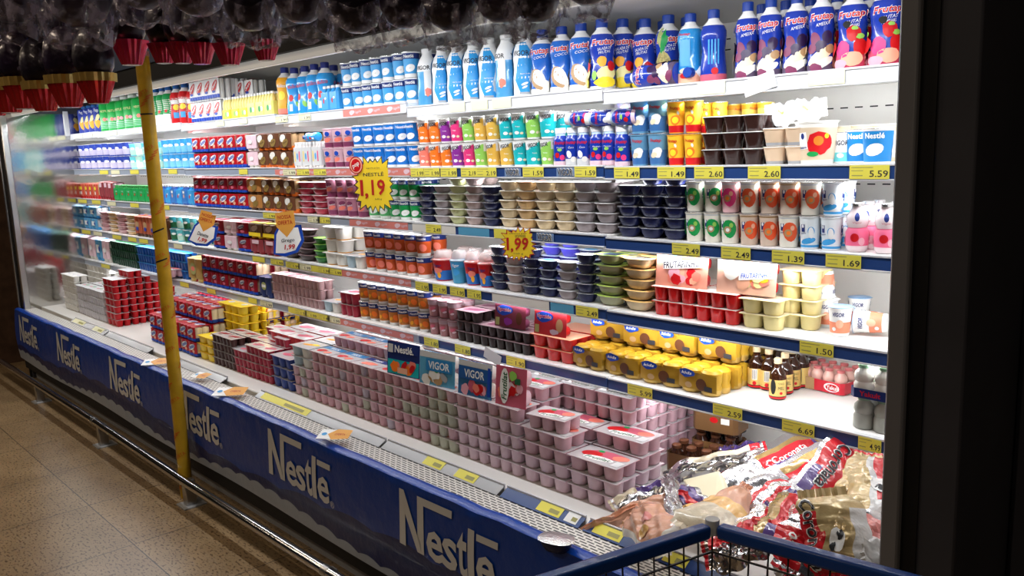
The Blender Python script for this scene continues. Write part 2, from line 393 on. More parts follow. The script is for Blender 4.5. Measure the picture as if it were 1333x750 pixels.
# rail on the deck front: clear ticket holders in pieces
def holder(pxa, pxb, col, label):
    xa, xb = PX(pxa, 1.715, .56), PX(pxb, 1.715, .56); b_ = MB()
    b_.add([(xa, 1.695, .549), (xb, 1.695, .549), (xb, 1.733, .567), (xa, 1.733, .567), (xa, 1.695, .551), (xb, 1.695, .551), (xb, 1.733, .572), (xa, 1.733, .572)],
           [(0, 3, 2, 1), (4, 5, 6, 7), (0, 1, 5, 4), (1, 2, 6, 5), (2, 3, 7, 6), (3, 0, 4, 7)], col)
    b_.box(xa, xb, 1.730, 1.736, .552, .577, 'rail_pale')
    tag(obj('ticket_holder', b_), label, 'ticket holder', 'ticket holders along the deck edge')
HM = mat('holder_clear', (.36, .36, .37), .2, coat=.6)
holder(95, 138, HM, 'grey ticket holder strip on deck edge below the white cup stacks')
holder(140, 196, HM, 'grey ticket holder strip on deck edge below the red tower')
holder(228, 292, HM, 'grey ticket holder strip on deck edge just beyond the yellow pole')
holder(336, 498, HM, 'long ticket holder strip with red end below brown and blue trays')
holder(501, 652, HM, 'clear ticket holder strip bent at end below pink pots')
holder(656, 758, 'rail_blue', 'blue ticket holder strip in front of lilac pots')
holder(764, 1010, 'rail_blue', 'blue ticket holder strip below the cheese bags')
# ---------------------------------------------------------------- bumper rail
rail = thing('bumper_rail', 'long chrome bumper rail on short posts along the fridge base', 'rail', (0, 1.44, 0))
b_ = MB(); pts = [(-7.6, .0, .15), (-5.2, 0, .15), (-3.9, .0, .135), (-2.6, 0, .145), (-.8, 0, .15)]
b_.path(pts, .021, 'chrome', 14); obj('rail_tube', b_, rail)
for x in (-6.5, -5.17, -3.92, -2.63, -1.3):
    b_ = MB(); b_.box(x - .022, x + .022, .003, .055, .004, .13, 'aluminium', .004); b_.box(x - .05, x + .05, -.02, .09, 0, .006, 'grey'); obj('post', b_, rail)
for x in (-5.2, -2.6):
    b_ = MB(); b_.tube((x - .02, 0, pts[1][2] if x < -5 else .145), (x + .02, 0, .15 if x < -5 else .145), .0225, 'aluminium', 14); obj('joint', b_, rail)
# ---------------------------------------------------------------- banner round the case front
banner = thing('banner', 'blue plastic dairy banner stretched along the fridge base', 'banner', (0, 0, 0))
rn = random.Random(3)
nz = [rn.uniform(-1, 1) for _ in range(400)]
def bprof(x, t):                                     # t 0..1 from foot to the folded top
    k = (x * 9) % 399; i = int(k); f = k - i; q = nz[i] * (1 - f) + nz[i + 1] * f
    if t < .86: z = .165 + t / .86 * .385; y = 1.562 - .014 * math.sin(t / .86 * PI) + .003 * q * t
    else: s = (t - .86) / .14; z = .55 + .012 * math.sin(s * PI) + .004 * q; y = 1.562 + s * .05
    return (x, y, z + (.008 * math.sin(x * 3.1) if t < .05 else 0))
b_ = MB(); X0, X1 = XL - .06, XR + .02
b_.grid(lambda u, v: bprof(X0 + (X1 - X0) * u, v), 260, 22, 'banner_film'); obj('film', b_, banner)
lw = mat('logo_white', (.62, .63, .64), .35, coat=.4)
LOGO = [poly([(-.25, -.095), (-.215, -.095), (-.215, .045), (-.25, .10)]),
        poly([(-.25, .10), (-.225, .10), (-.135, -.06), (-.13, -.095), (-.15, -.095), (-.22, .03)]),
        poly([(-.15, -.095), (-.115, -.095), (-.115, .075), (-.15, .10)]), poly([(-.15, .10), (-.115, .075), (.03, .075), (.03, .10)]),
        text('e', .085, .105, 0, .02, -.055, -.045), text('s', .075, .105, 0, .02, .022, -.045), text('t', .05, .15, 0, .02, .085, -.024), rect(.17, .03, .128, -.013, PI / 2, nu=8),
        text('e', .085, .105, 0, .02, .195, -.045), rect(.095, .022, .20, .055, nu=2), text('®', .028, .028, 0, 0, .255, -.088)]
def onban(cx, cz):
    def fn(u, v):
        z = cz + v; t = (z - .165) / .385 * .86; p = bprof(cx + u, t); return (p[0], p[1] - .005, z)
    return fn
for cx in (-6.95, -5.98, -4.93, -3.93, -2.96, -2.02, -1.05):
    b_ = MB()
    for a_ in LOGO: b_.art(a_, onban(cx, .425), lw)
    obj('logo', b_, banner, label='white lettered logo')
# ---------------------------------------------------------------- yellow pole
px0 = -2.69 * 1.5
b_ = MB(); b_.lathe([(.03, 0), (.031, .01), (.0305, 1.0), (.0315, 1.02), (.031, 2.10), (.031, 2.128)], mat('pole_yellow', (.60, .36, .02), .35, coat=.3, var=.25, vscale=12), 20)
pole = thing('pole', 'tall yellow pole spirally wrapped in printed tape before the banner', 'pole', (px0, 1.5, 0))
obj('tube', b_, pole)
b_ = MB(); pm = mat('tape_orange', (.55, .13, .01), .4)
for k in range(150):                                 # spiral seam and print
    z = .05 + k * .0137
    if k % 9 in (0, 1, 2, 3):
        a_ = k * .33; b_.art(rect(.028, .006, rot=.45, nu=3), lambda u, v, z=z, a_=a_: (.0325 * math.cos(-PI / 2 + a_ + u / .03), .0325 * math.sin(-PI / 2 + a_ + u / .03), z + v), pm)
for j, z in enumerate([.22, .5, .75, .95, 1.2, 1.45, 1.7, 1.95]):
    b_.art(text('OFERTA', .07, .018, 0, .01, rot=.5), lambda u, v, z=z: (.0326 * math.cos(-PI / 2 + .5 + u / .03), .0326 * math.sin(-PI / 2 + .5 + u / .03), z + v), pm)
obj('tape_print', b_, pole)
b_ = MB()
for z, t in ((1.18, .3), (1.32, .35), (1.86, 0)):
    b_.art(rect(.085, .007, rot=t, nu=8), lambda u, v, z=z: (.0328 * math.cos(-PI / 2 + .5 + u / .03), .0328 * math.sin(-PI / 2 + .5 + u / .03), z + v), 'black')
obj('black_band', b_, pole)
b_ = MB(); b_.lathe([(.033, 2.118), (.033, 2.14), (.027, 2.14), (.027, 2.12)], mat('cap_pink', (.5, .25, .22), .4), 20, capb=False, capt=False); obj('end_cap', b_, pole)
# ================================================================ goods: one prototype of each kind
PR = {}
def cup(key, body, bands=(), arts=(), lid='foil', w_=.068, h=.09, taper=.80, cat='yoghurt cup', name='yoghurt_cup', seg=20, flip=False, sq=0, dome=None, rim=True):
    r1 = w_ / 2 - .002; r0 = r1 * taper
    prof = [(r0 * .96, 0), (r0, .002), (r1, h - .005)] + ([(r1 + .002, h - .004), (r1 + .002, h - .001)] if rim else [(r1, h - .001)])
    mb = MB(); mb.lathe(prof, body, seg, sq=sq); parts = [('cup', mb.mesh('cup'), None)]
    side = [(r0, .002), (r1, h - .005)]
    if bands or arts:
        mb = MB()
        for z0, z1, mm in bands:
            mb.lathe([(interp(side, z0 * h) + .0005, z0 * h), (interp(side, z1 * h) + .0005, z1 * h)], mm, seg, sq=sq, capb=False, capt=False)
        e = .0009
        for a_, z, ang, mm in arts:
            mb.art(a_, wrapf(side, z * h, ang, e), mm); e += .00022
        parts.append(('label', mb.mesh('label'), None))
    mb = MB()
    if dome:
        mb.lathe([(r1 + .0025, h - .002), (r1 + .0025, h + .001), (r1 * .93, h + .004), (r1 * .78, h + dome * .75), (r1 * .62, h + dome), (r1 * .2, h + dome)], lid, seg, capb=False)
    else:
        mb.lathe([(r1 + .0028, h - .001), (r1 + .003, h + .0002), (r1 + .0015, h + .001)], lid, seg, sq=sq)
        mb.box(r1 * .55, r1 + .006, -.006, .006, h - .0006, h + .0004, lid)
    parts.append(('lid', mb.mesh('lid'), None))
    PR[key] = Proto(name, cat, w_ + .001, w_ + .001, h + (dome or .0012), parts, True); return PR[key]
A3 = (0.0, 2.1, -2.1)
def rep(f): return [x for a in A3 for x in f(a)]
def ringtext(t, w_, h, z, m_, sh=0, bold=.01): return rep(lambda a: [(text(t, w_, h, sh, bold), z, a, m_)])
def oval_arts(top, ov='white', wd='white'):
    return rep(lambda a: [(text('Nestlé', .040, .012, 0, .02), top, a, wd), (disc(.036, .026, .004, 0, .35), .36, a, ov), (disc(.010, .006, .004, 0, .35), .36, a + .0, 'offwhite')])
cup('nat_blue', 'white', [(.14, .98, 'navy'), (.14, .72, 'sky')], oval_arts(.83))
cup('nat_blue2', 'white', [(.10, .98, mat('pk_blue', (.01, .16, .55), .35))], oval_arts(.80), w_=.07)
cup('nat_green', 'white', [(.14, .98, 'navy'), (.14, .74, 'green')], oval_arts(.84))
cup('nat_grnw', 'white', [(.14, .80, mat('pk_grn', (.10, .48, .16), .35))], rep(lambda a: [(disc(.04, .03, .004, 0, .3), .4, a, 'white')]))
cup('carrot', 'white', [(.14, .98, 'navy'), (.14, .70, mat('pk_orange', (.52, .17, .03), .4))], rep(lambda a: [(text('Nestlé', .036, .011, 0, .02), .83, a, 'white'), (disc(.024, .03, .01, 0, .5), .4, a, 'orange'), (disc(.014, .02, -.012, -.004, -.5), .4, a, 'amber')]))
cup('carrot2', 'white', [(.14, .98, 'navy'), (.14, .70, mat('pk_or2', (.55, .085, .015), .4))], rep(lambda a: [(text('Nestlé', .036, .011, 0, .02), .83, a, 'white'), (disc(.03, .034, .004, 0, .5), .4, a, 'coral')]))
for kk, cc in dict(red='coral', orange='orange', purple='purple', pink='hotpink', green='lime', gold='gold', teal='teal', teal2='aqua').items():
    if cc == 'gold': cc = mat('pk_mustard', (.70, .42, .07), .4)
    cup('vig_' + kk, 'white', [(.06, .62, cc)], rep(lambda a: [(swoosh([(0, -.022, .026), (.010, -.012, .026), (.020, .008, .026), (.028, .020, .026)]), .60, a, cc), (text('VIGOR', .038, .014, .2, .025, 0, 0, .12), .80, a - .1, 'ink'), (disc(.018, .012), .26, a, 'white'), (disc(.012, .009, .018, .002), .22, a, 'cream'),
        (text('frutas', .016, .005), .5, a + .15, 'white')]), w_=.068)
def fru(kind):
    if kind == 'w': return rep(lambda a: [(text('Frutap', .036, .013, .2, .02), .78, a, 'red'), (disc(.03, .03, .004, 0, .7, wob=.2), .42, a, 'white'), (disc(.022, .016, -.006, 0, .4), .34, a, 'cream')])
    return rep(lambda a: [(text('Frutap', .036, .013, .2, .02), .78, a, 'red'), (disc(.034, .03, .002, 0, .3, wob=.1), .42, a, 'orange'), (disc(.022, .02, .002, 0), .42, a, 'yellow'), (disc(.008, .012, .012, .004, .4), .60, a, 'offwhite')])
cup('fr_blue', mat('pk_frb', (.12, .30, .48), .4), [(.06, .5, mat('pk_frb2', (.04, .14, .36), .4))], fru('w'), taper=.76, h=.095)
cup('fr_orange', 'amber', [(.03, .25, 'red'), (.25, .97, mat('pk_fry', (.86, .50, .03), .4))], fru('o'), taper=.78, h=.095)
cup('fr_yel', mat('pk_fry2', (.85, .62, .12), .4), [(.8, .97, 'amber')], rep(lambda a: [(rect(.018, .025), .45, a, 'offwhite'), (text('Frutap', .03, .010, .2, .02), .8, a + .7, 'red')]), taper=.86)
def bat(fc, kind='f'):
    return rep(lambda a: [(rect(.012, .02, 0, 0), .64, a - .55, 'navy'), (disc(.007, .010), .70, a - .55, 'white'), (text('Batavo', .017, .005, 0, .01, 0, 0, .1), .48, a - .5, 'navy')] +
        ([(disc(.044, .054, .004, 0, .3, wob=.05), .50, a + .15, fc), (disc(.024, .021, -.002, 0), .46, a + .15, 'tan' if fc != 'pink' else 'hotpink'), (disc(.012, .011, -.001, 0), .46, a + .15, 'white' if fc == 'green' else 'orange'), (disc(.012, .014, .010, .01), .5, a + .15, 'lime' if fc == 'green' else 'salmon')] if kind == 'f' else
         [(disc(.045, .016, .0, 0, .2), .25, a, 'sky'), (disc(.02, .024, .006, 0, .2), .55, a + .1, 'sky'), (disc(.016, .03, .006, 0, .1), .50, a + .1, 'white')]))
cup('bat_green', mat('pk_crm', (.82, .78, .68), .4), [(.90, .98, 'ltgrey')], bat('green'), taper=.86, h=.088)
cup('bat_pink', mat('pk_pink', (.80, .48, .50), .4), [(.90, .98, 'ltgrey')], bat('hotpink'), taper=.86, h=.088)
cup('bat_red', mat('pk_crm', ()), [(.90, .98, 'ltgrey')], bat(mat('pk_redf', (.75, .10, .03), .4)), taper=.86, h=.088)
cup('bat_red2', mat('pk_crm2', (.66, .52, .42), .4), [(.90, .98, 'tan')], bat(mat('pk_redf', ())), taper=.86, h=.088)
cup('bat_blue', mat('pk_wht', (.80, .85, .88), .4), [(.05, .12, 'sky')], bat('x', 'b'), taper=.84, h=.088)
cup('plum_cup', mat('pk_mv', (.50, .22, .30), .4), [(.04, .30, 'plum')], rep(lambda a: [(disc(.034, .02, 0, 0, .3), .45, a, 'coral'), (disc(.03, .022, .002, 0, .2), .72, a, 'plum'), (text('Neston', .03, .008, .2, .01, 0, 0, .2), .62, a, 'white')]), lid='palepink')
cup('plum_cup2', mat('pk_mv2', (.66, .42, .48), .4), [(.04, .28, 'plum')], rep(lambda a: [(disc(.034, .02, 0, 0, .3), .42, a, 'coral'), (disc(.022, .022, .002, 0, .2), .74, a, 'royal'), (text('Neston', .03, .008, .2, .01, 0, 0, .2), .6, a, 'navy')]), lid='palepink')
cup('plum_glass', mat('pk_mv3', (.34, .13, .14), .25, coat=.4), [(.7, .95, 'mauve')], rep(lambda a: [(disc(.03, .018, 0, 0, .3, wob=.2), .5, a, 'rose'), (disc(.02, .01, .006, 0, .2), .36, a, 'palepink')]), lid='mauve')
cup('choc_pot', mat('pk_choc', (.030, .012, .010), .25, coat=.3), [], [], w_=.075, h=.055, taper=.72, name='dessert_pot', cat='dessert pot', lid='white', sq=3)
cup('beige_pot', mat('pk_bei', (.70, .52, .36), .35), [(.03, .2, 'grey')], [], w_=.075, h=.055, taper=.74, name='dessert_pot', cat='dessert pot', lid='white', sq=3)
cup('tub', 'offwhite', [(.1, .86, mat('pk_tubg', (.60, .48, .34), .4))], [(rect(.026, .045, 0, 0, .1), .55, -.55, 'white'), (disc(.011, .017), .66, -.55, 'navy'), (text('Batavo', .022, .007, 0, .02, 0, 0, .1), .40, -.55, 'navy'), (disc(.064, .062, 0, 0, .3, wob=.12, n=18), .5, .35, 'red'), (disc(.026, .026), .55, .3, 'orange'), (disc(.012, .014), .66, .7, 'yellow'), (disc(.03, .014), .24, 0, 'green')], w_=.115, h=.115, taper=.82, lid='offwhite', name='yoghurt_tub', cat='yoghurt tub', seg=28)
cup('vigor_whole', 'white', [(.05, .35, 'aqua')], rep(lambda a: [(text('VIGOR', .044, .015, 0, .02), .66, a, 'ink'), (disc(.02, .014), .25, a, 'white')]), w_=.078, h=.09)
cup('nestle_big', 'white', [(.05, .93, mat('pk_nb', (.015, .20, .52), .35))], [(text('Nestlé', .056, .016, 0, .025), .80, -.1, 'white'), (disc(.052, .034, 0, 0, .3), .40, -.1, 'white'), (disc(.05, .034, 0, 0, .3), .40, 2, 'white')], w_=.088, h=.098, taper=.86)
cup('vigor_fr', 'white', [(.12, .5, mat('pk_fr', (.80, .25, .14), .4))], rep(lambda a: [(text('VIGOR', .034, .013, .2, .02), .76, a, 'navy'), (disc(.022, .026, .004, 0), .44, a, 'salmon'), (disc(.012, .012, -.012, 0), .26, a, 'white')]), w_=.072, h=.09, lid=mat('lid_blue', (.25, .42, .66), .3))
cup('vigor_fr2', 'white', [(.12, .5, mat('pk_fr', ()))], rep(lambda a: [(text('VIGOR', .034, .013, .2, .02), .76, a, 'navy'), (disc(.022, .026, .004, 0), .44, a, 'salmon')]), w_=.072, h=.09, lid='white')
cup('topping', 'red', [(.05, .5, mat('pk_tb', (.02, .15, .50), .4))], rep(lambda a: [(text('Vigor', .03, .012, 0, .02), .72, a, 'navy'), (disc(.026, .02, 0, 0, wob=.2), .5, a, 'coral'), (disc(.012, .02, .004, 0), .28, a, 'amber')]), w_=.072, h=.072, taper=.74, lid=mat('dome_clear', (.70, .62, .60), .08, alpha=.45, coat=.5), dome=.03)
cup('topping2', mat('pk_tb2', (.05, .30, .50), .4), [(.7, .95, 'sky')], rep(lambda a: [(disc(.026, .02, 0, 0, wob=.2), .5, a, 'sky'), (text('Vigor', .03, .012, 0, .02), .78, a, 'white')]), w_=.072, h=.072, taper=.74, lid=mat('dome_clear', ()), dome=.03)
for kk, (b1, b2) in dict(aqua=('aqua', 'mint'), skyc=('sky', mat('pk_sk', (.2, .55, .8), .3)), navyc=(mat('pk_nv', (.03, .06, .34), .4), 'lilac'), mintc=('mint', 'white'), steel=(mat('pk_st', (.04, .28, .34), .4), 'dkgreen')).items():
    cup(kk, b1, [(.1, .55, b2)], rep(lambda a: [(disc(.03, .018), .6, a, 'white')]), seg=14, lid='ltgrey')
# ---- bottles
def bottle(key, body, cap, prof, bands=(), arts=(), neck='white', h=.21, w_=.07, name='yoghurt_bottle', cat='yoghurt bottle', capz=.88, seg=20, caph=None, sq=0):
    P_ = [(r * w_ / 2, z * h) for r, z in prof]
    mb = MB(); ms = [(neck if z > capz - .13 and neck else body) for r, z in prof[:-1]]; mb.lathe(P_, ms, seg, sq=sq); parts = [('bottle', mb.mesh('bottle'), None)]
    mb = MB(); e = .0004
    for z0, z1, mm in bands:
        zs = [z0 * h] + [z for r, z in P_ if z0 * h < z < z1 * h] + [z1 * h]
        mb.lathe([(interp(P_, z) + e, z) for z in zs], mm, seg, sq=sq, capb=False, capt=False); e += .0002
    for a_, z, ang, mm in arts: mb.art(a_, wrapf(P_, z * h, ang, e), mm); e += .00022
    if bands or arts: parts.append(('label', mb.mesh('label'), None))
    rc = P_[-1][0] * 1.12; mb = MB()
    mb.lathe([(rc, capz * h), (rc, h * .99), (rc * .88, h)], cap, seg, capb=True); parts.append(('cap', mb.mesh('cap'), None))
    PR[key] = Proto(name, cat, w_ + .002, w_ + .002, h, parts, True); return PR[key]
BIG = [(.86, 0), (.96, .012), (1, .06), (.98, .22), (.90, .36), (.86, .44), (.93, .56), (1, .64), (.97, .71), (.80, .78), (.52, .835), (.42, .86), (.40, .88), (.40, .93)]
SLIM = [(.9, 0), (1, .03), (1, .30), (.88, .42), (.86, .48), (.98, .62), (.96, .70), (.75, .79), (.45, .86), (.42, .93)]
fb = mat('fr_bottle', (.012, .04, .36), .22, coat=.5); fb2 = mat('fr_bottle2', (.02, .13, .52), .22, coat=.5)
def fra(sub, fruits): return [x for a in (.15, 2.25, -2.0) for x in [(text('Frutap', .074, .026, .25, .045, 0, 0, .06), .655, a, 'white'), (text('Frutap', .070, .022, .25, .02, 0, 0, .06), .655, a, 'red'), (text(sub[0], .040, .008, .3, 0, 0, 0, .15), .575, a + .1, 'white')] +
    ([(text(sub[1], .034, .008, .3, 0, 0, 0, .15), .525, a + .1, 'white')] if len(sub) > 1 else []) + [(disc(w2 * 1.3, h2 * 1.3, u * 1.1, v, rt, wob=wb, seed=i), zz, a, mm) for i, (w2, h2, u, v, zz, rt, wb, mm) in enumerate(fruits)]]
blk_ = 'black'
bottle('f_plum', fb, mat('cap_navy', (.012, .05, .32), .3), BIG, [(0, .10, mat('pk_pl', (.10, .07, .12), .4))], fra(('AMEIXA',), [(.022, .030, -.016, .0, .40, .5, .05, 'plum'), (.024, .026, .016, .0, .42, -.4, .05, mat('pk_dkpl', (.03, .012, .06), .3)), (.026, .024, .0, .0, .31, .2, .05, 'pk_dkpl'), (.022, .020, -.024, .0, .29, 0, .05, 'plum'), (.064, .022, .0, .0, .20, .5, .05, 'cream'), (.05, .016, .006, .0, .11, .4, .05, 'offwhite'), (.022, .018, .024, .0, .28, .3, .05, 'tan'), (.03, .018, -.012, .0, .055, -.3, .1, 'plum')]), w_=.078)
bottle('f_berry', fb, mat('cap_navy', ()), BIG, [(0, .20, mat('pk_be', (.55, .05, .12), .4))], fra(('FRUTAS', 'VERMELHAS'), [(.026, .030, .006, .012, .38, 0, .15, 'red'), (.014, .014, -.008, .03, .40, 0, .1, blk_), (.030, .034, .024, 0, .27, 0, .1, 'red'), (.03, .034, -.018, 0, .25, 0, .1, 'hotpink'), (.04, .03, .006, 0, .13, 0, .1, 'salmon'), (.016, .010, .022, .02, .30, 0, .2, 'lime'), (.03, .02, -.024, -.01, .12, 0, .1, 'pink'), (.012, .008, .008, .02, .40, 0, .2, 'lime')]), w_=.078)
bottle('f_coco', fb2, mat('cap_navy', ()), BIG, [(0, .10, 'white')], fra(('COCO',), [(.036, .056, -.006, 0, .25, .5, .1, 'tan'), (.028, .046, .000, 0, .26, .5, .06, 'white'), (.02, .03, .022, -.006, .16, 0, .1, 'offwhite')]), w_=.074)
bottle('f_salad', fb, mat('cap_navy', ()), BIG, [(0, .05, 'ltgrey')], fra(('SALADA DE', 'FRUTAS'), [(.044, .036, .008, 0, .22, .3, .1, 'paleyellow'), (.022, .024, -.004, .02, .30, 0, .1, 'amber'), (.02, .024, .022, .014, .26, 0, .1, 'red'), (.05, .024, .004, -.004, .12, 0, .1, 'yellow'), (.012, .024, -.024, 0, .2, 0, .1, 'lime')]), w_=.074)
bottle('f_pine', fb, mat('cap_navy', ()), BIG, [(0, .08, 'tan')], fra(('SALADA DE', 'FRUTAS'), [(.036, .062, -.014, -.008, .36, 0, .06, mat('pk_pine', (.50, .42, .14), .5, var=.5, vscale=160)), (.014, .06, -.018, .02, .56, .12, .3, 'olive'), (.012, .05, -.01, .016, .55, -.2, .3, 'green'), (.05, .03, .012, 0, .13, 0, .1, 'amber')]), w_=.076)
bottle('f_side', mat('fr_bottle3', (.02, .26, .60), .22, coat=.5), mat('cap_navy', ()), BIG, [(.0, .17, 'salmon')], [(rect(.030, .09), .48, .0, mat('pk_lb', (.10, .36, .66), .4)), (text('Frutap', .04, .010, .2, .02), .70, -.1, 'red'), (disc(.03, .016), .13, 0, 'red'), (disc(.036, .014), .2, 0, 'cream')], w_=.074)
bottle('f_back', fb, mat('cap_navy', ()), BIG, [(.0, .12, 'rose')], [(rect(.004, .07, u), .42, .2, 'sky') for u in (-.012, -.004, .004, .012)] + [(disc(.02, .02), .16, .3, 'red')], w_=.076)
vb = mat('vig_body', (.80, .84, .86), .25, coat=.4)
VG = [(.90, 0), (1, .02), (1, .30), (.93, .42), (.95, .52), (1, .60), (.93, .70), (.74, .80), (.50, .87), (.46, .90), (.44, .94)]
bottle('v_big', vb, 'white', VG, [], [x for a in (.25, 2.35, -1.85) for x in [(swoosh([(-.085, -.010, .024), (-.04, -.028, .012), (.0, -.024, .022), (.04, -.012, .024), (.08, -.018, .008)]), .45, a, mat('pk_vb', (.03, .30, .66), .35)), (text('VIGOR', .052, .017, 0, .02), .665, a - .35, 'ink'), (rect(.010, .035), .22, a + .6, 'ltgrey'), (disc(.022, .008, 0, 0, .4), .20, a, 'white'), (disc(.018, .006, 0, 0, .5), .15, a, 'white'), (text('iogurte natural', .03, .005), .35, a + .1, 'white'), (rect(.03, .006), .06, a, 'grey')]], neck='white', w_=.068, capz=.925)
bottle('v_back', mat('vig_b2', (.08, .34, .62), .25, coat=.4), 'white', VG, [(.6, .9, 'white')], [x for a in (.2, 2.3, -1.9) for x in [(rect(.022, .09), .4, a, 'offwhite'), (disc(.02, .03, 0, 0, wob=.3), .25, a, 'coral'), (text('VIGOR', .05, .016, 0, .02), .665, a - .5, 'ink')]], w_=.068, capz=.925)
mo = mat('mol', (.03, .32, .72), .25, coat=.4)
bottle('molico', mo, mat('cap_dk', (.02, .03, .20), .3), BIG, [], rep(lambda a: [(text('Molico', .046, .016, .2, .02, 0, 0, .15), .60, a, 'rose'), (disc(.022, .03, -.01, 0), .36, a, 'red'), (disc(.016, .03, .018, 0, .4), .22, a, 'lime'), (rect(.014, .03), .16, a - .3, 'white')]), w_=.07)
bottle('molico_y', 'amber', mat('cap_dk', ()), BIG, [(.0, .12, 'coral')], rep(lambda a: [(disc(.03, .04), .40, a, 'yellow'), (text('Molico', .04, .014, .2, .02), .6, a, 'white')]), w_=.07)
bottle('b_red', 'red', mat('cap_bl', (.02, .12, .40), .3), SLIM, [(.50, .60, 'white')], rep(lambda a: [(rect(.026, .03), .22, a, 'sky'), (disc(.03, .03), .42, a, 'yellow'), (text('FRUTAS', .04, .010), .62, a, 'white')] + [(rect(.03, .003), .3 + i * .045, a + 1, 'offwhite') for i in range(8)]), w_=.066, seg=14)
bottle('b_green', 'green', mat('cap_bl', ()), SLIM, [(.0, .28, 'white')], rep(lambda a: [(disc(.016, .02), .36, a, 'red')] + [(rect(.03, .003), .4 + i * .045, a, 'offwhite') for i in range(6)]), w_=.066, seg=14)
bottle('b_biggreen', mat('pk_gg', (.01, .36, .06), .35), 'white', [(.92, 0), (1, .02), (1, .80), (.9, .85), (.45, .90), (.42, .95)], [], rep(lambda a: [(text('NESTLÉ', .05, .016), .62, a, 'paleyellow'), (disc(.022, .022), .36, a, 'coral'), (disc(.02, .02, .02), .36, a, 'pink')] + [(rect(.06, .003), .1 + i * .05, a, 'mint') for i in range(4)]), neck=None, w_=.105, h=.2, capz=.91, seg=16)
bottle('b_navy', mat('pk_nn', (.02, .04, .28), .35), mat('cap_bl', ()), [(.92, 0), (1, .02), (1, .82), (.9, .87), (.4, .9), (.4, .95)], [], rep(lambda a: [(disc(.04, .06, 0, 0, .3, wob=.3), .32, a, 'amber'), (disc(.022, .05, .006, .02, -.4, wob=.2), .42, a, 'paleyellow'), (text('Pep', .03, .03), .75, a, 'white')]), neck=None, w_=.095, h=.2, seg=16)
SM = [(.88, 0), (1, .05), (1, .42), (.9, .52), (.96, .64), (.86, .72), (.56, .80), (.56, .86)]
bottle('f_small', fb, 'white', [(.9, 0), (1, .03), (1, .66), (.92, .73), (.70, .80), (.66, .88)], [(0, .12, 'palepink')], rep(lambda a: [(text('Frutap', .044, .014, .2, .025, 0, 0, .06), .60, a, 'red'), (text('Morango', .03, .006, .3), .48, a + .1, 'white'), (disc(.018, .018, -.01, 0), .28, a, 'red'), (disc(.02, .018, .01, 0), .22, a, 'hotpink'), (disc(.018, .010, 0, .008), .36, a, 'lime')]), neck=mat('neckfilm', (.45, .60, .75), .3), h=.125, w_=.058, capz=.86)
bottle('f_small2', fb, 'white', [(.9, 0), (1, .03), (1, .66), (.92, .73), (.70, .80), (.66, .88)], [(0, .18, 'ltgrey')], rep(lambda a: [(text('Frutap', .044, .014, .2, .025, 0, 0, .06), .60, a, 'red'), (text('Coco', .022, .007, .3), .48, a + .1, 'white'), (disc(.02, .026, -.006, 0, .5), .3, a, 'white'), (disc(.022, .018, .012, -.004), .2, a, 'offwhite')]), neck=mat('neckfilm', ()), h=.125, w_=.058, capz=.86)
bottle('tonic', 'amberglass', mat('cap_beige', (.60, .46, .28), .4), [(.9, 0), (1, .03), (1, .56), (.88, .66), (.50, .76), (.42, .80), (.42, .86)], [(.04, .08, 'red'), (.10, .50, mat('lab_gold', (.70, .50, .16), .35, .3))], rep(lambda a: [(disc(.016, .044, -.008, 0), .33, a, 'black'), (text('TÔNICO', .018, .007), .42, a + .6, 'black'), (text('MEL', .016, .009), .30, a + .6, 'black'), (disc(.008, .008), .18, a + .6, 'red')]), neck=None, h=.115, w_=.046, name='syrup_bottle', cat='bottle')
bottle('tonic_b', 'amberglass', mat('cap_beige', ()), [(.9, 0), (1, .03), (1, .56), (.88, .66), (.50, .76), (.42, .80), (.42, .86)], [(.04, .08, 'red'), (.10, .50, mat('lab_gold', ()))], rep(lambda a: [(rect(.014, .03), .36, a, 'offwhite')] + [(rect(.0012, .026, u), .36, a, 'ink') for u in (-.005, -.002, .001, .004)] + [(disc(.01, .012), .15, a, 'red')]), neck=None, h=.115, w_=.046, name='syrup_bottle', cat='bottle')
bottle('pet_pink', mat('pet', (.78, .66, .68), .12, coat=.6), 'foil', [(.8, 0), (1, .08), (1, .40), (.80, .48), (.98, .60), (.95, .72), (.60, .86), (.52, .90), (.52, .94)], [(.13, .50, mat('pk_pp', (.78, .14, .26), .3))], rep(lambda a: [(disc(.014, .022), .72, a, 'navy'), (text('Vigor', .026, .006), .60, a, 'rose'), (disc(.024, .022, -.006), .30, a, 'red'), (disc(.018, .02, .014), .22, a, 'pink')]), neck=None, h=.125, w_=.064, capz=.93)
# ---- bowls with a flange
def bowl(key, col, lid='foil', w_=.105, d_=.075, h=.036, lidart=None, tabc=None):
    mb = MB(); R = w_ / 2; ys = d_ / w_
    mb.lathe([(R * .48, 0), (R * .62, .003), (R * .80, h * .5), (R * .88, h - .004), (R, h - .003), (R, h - .0015)], col, 24, ys=ys, sq=2.6)
    p = [('bowl', mb.mesh('bowl'), None)]
    mb = MB(); mb.lathe([(R, h - .0015), (R * 1.01, h - .0008), (R * .97, h)], lid, 24, ys=ys, sq=2.6)
    if tabc: mb.box(-R * 1.18, -R * .5, -.02, .02, h - .0016, h - .0002, tabc)
    if lidart:
        for a_, mm in lidart: mb.art(a_, topf(h + .0002), mm)
    p.append(('lid', mb.mesh('lid'), None))
    PR[key] = Proto('dessert_bowl', 'dessert bowl', w_ * 1.02, d_, h + .0005, p); return PR[key]
bl = [(disc(.07, .04), 'sky'), (text('GREGO', .05, .012), 'navy')]
bowl('bw_navy', mat('bn', (.006, .010, .065), .35)); bowl('bw_navy_l', mat('bn', ()), lid=mat('lid_wb', (.62, .66, .74), .3, .3), lidart=bl); bowl('bw_blue', mat('bb', (.06, .05, .38), .3), lid=mat('lid_wb', ()), lidart=bl)
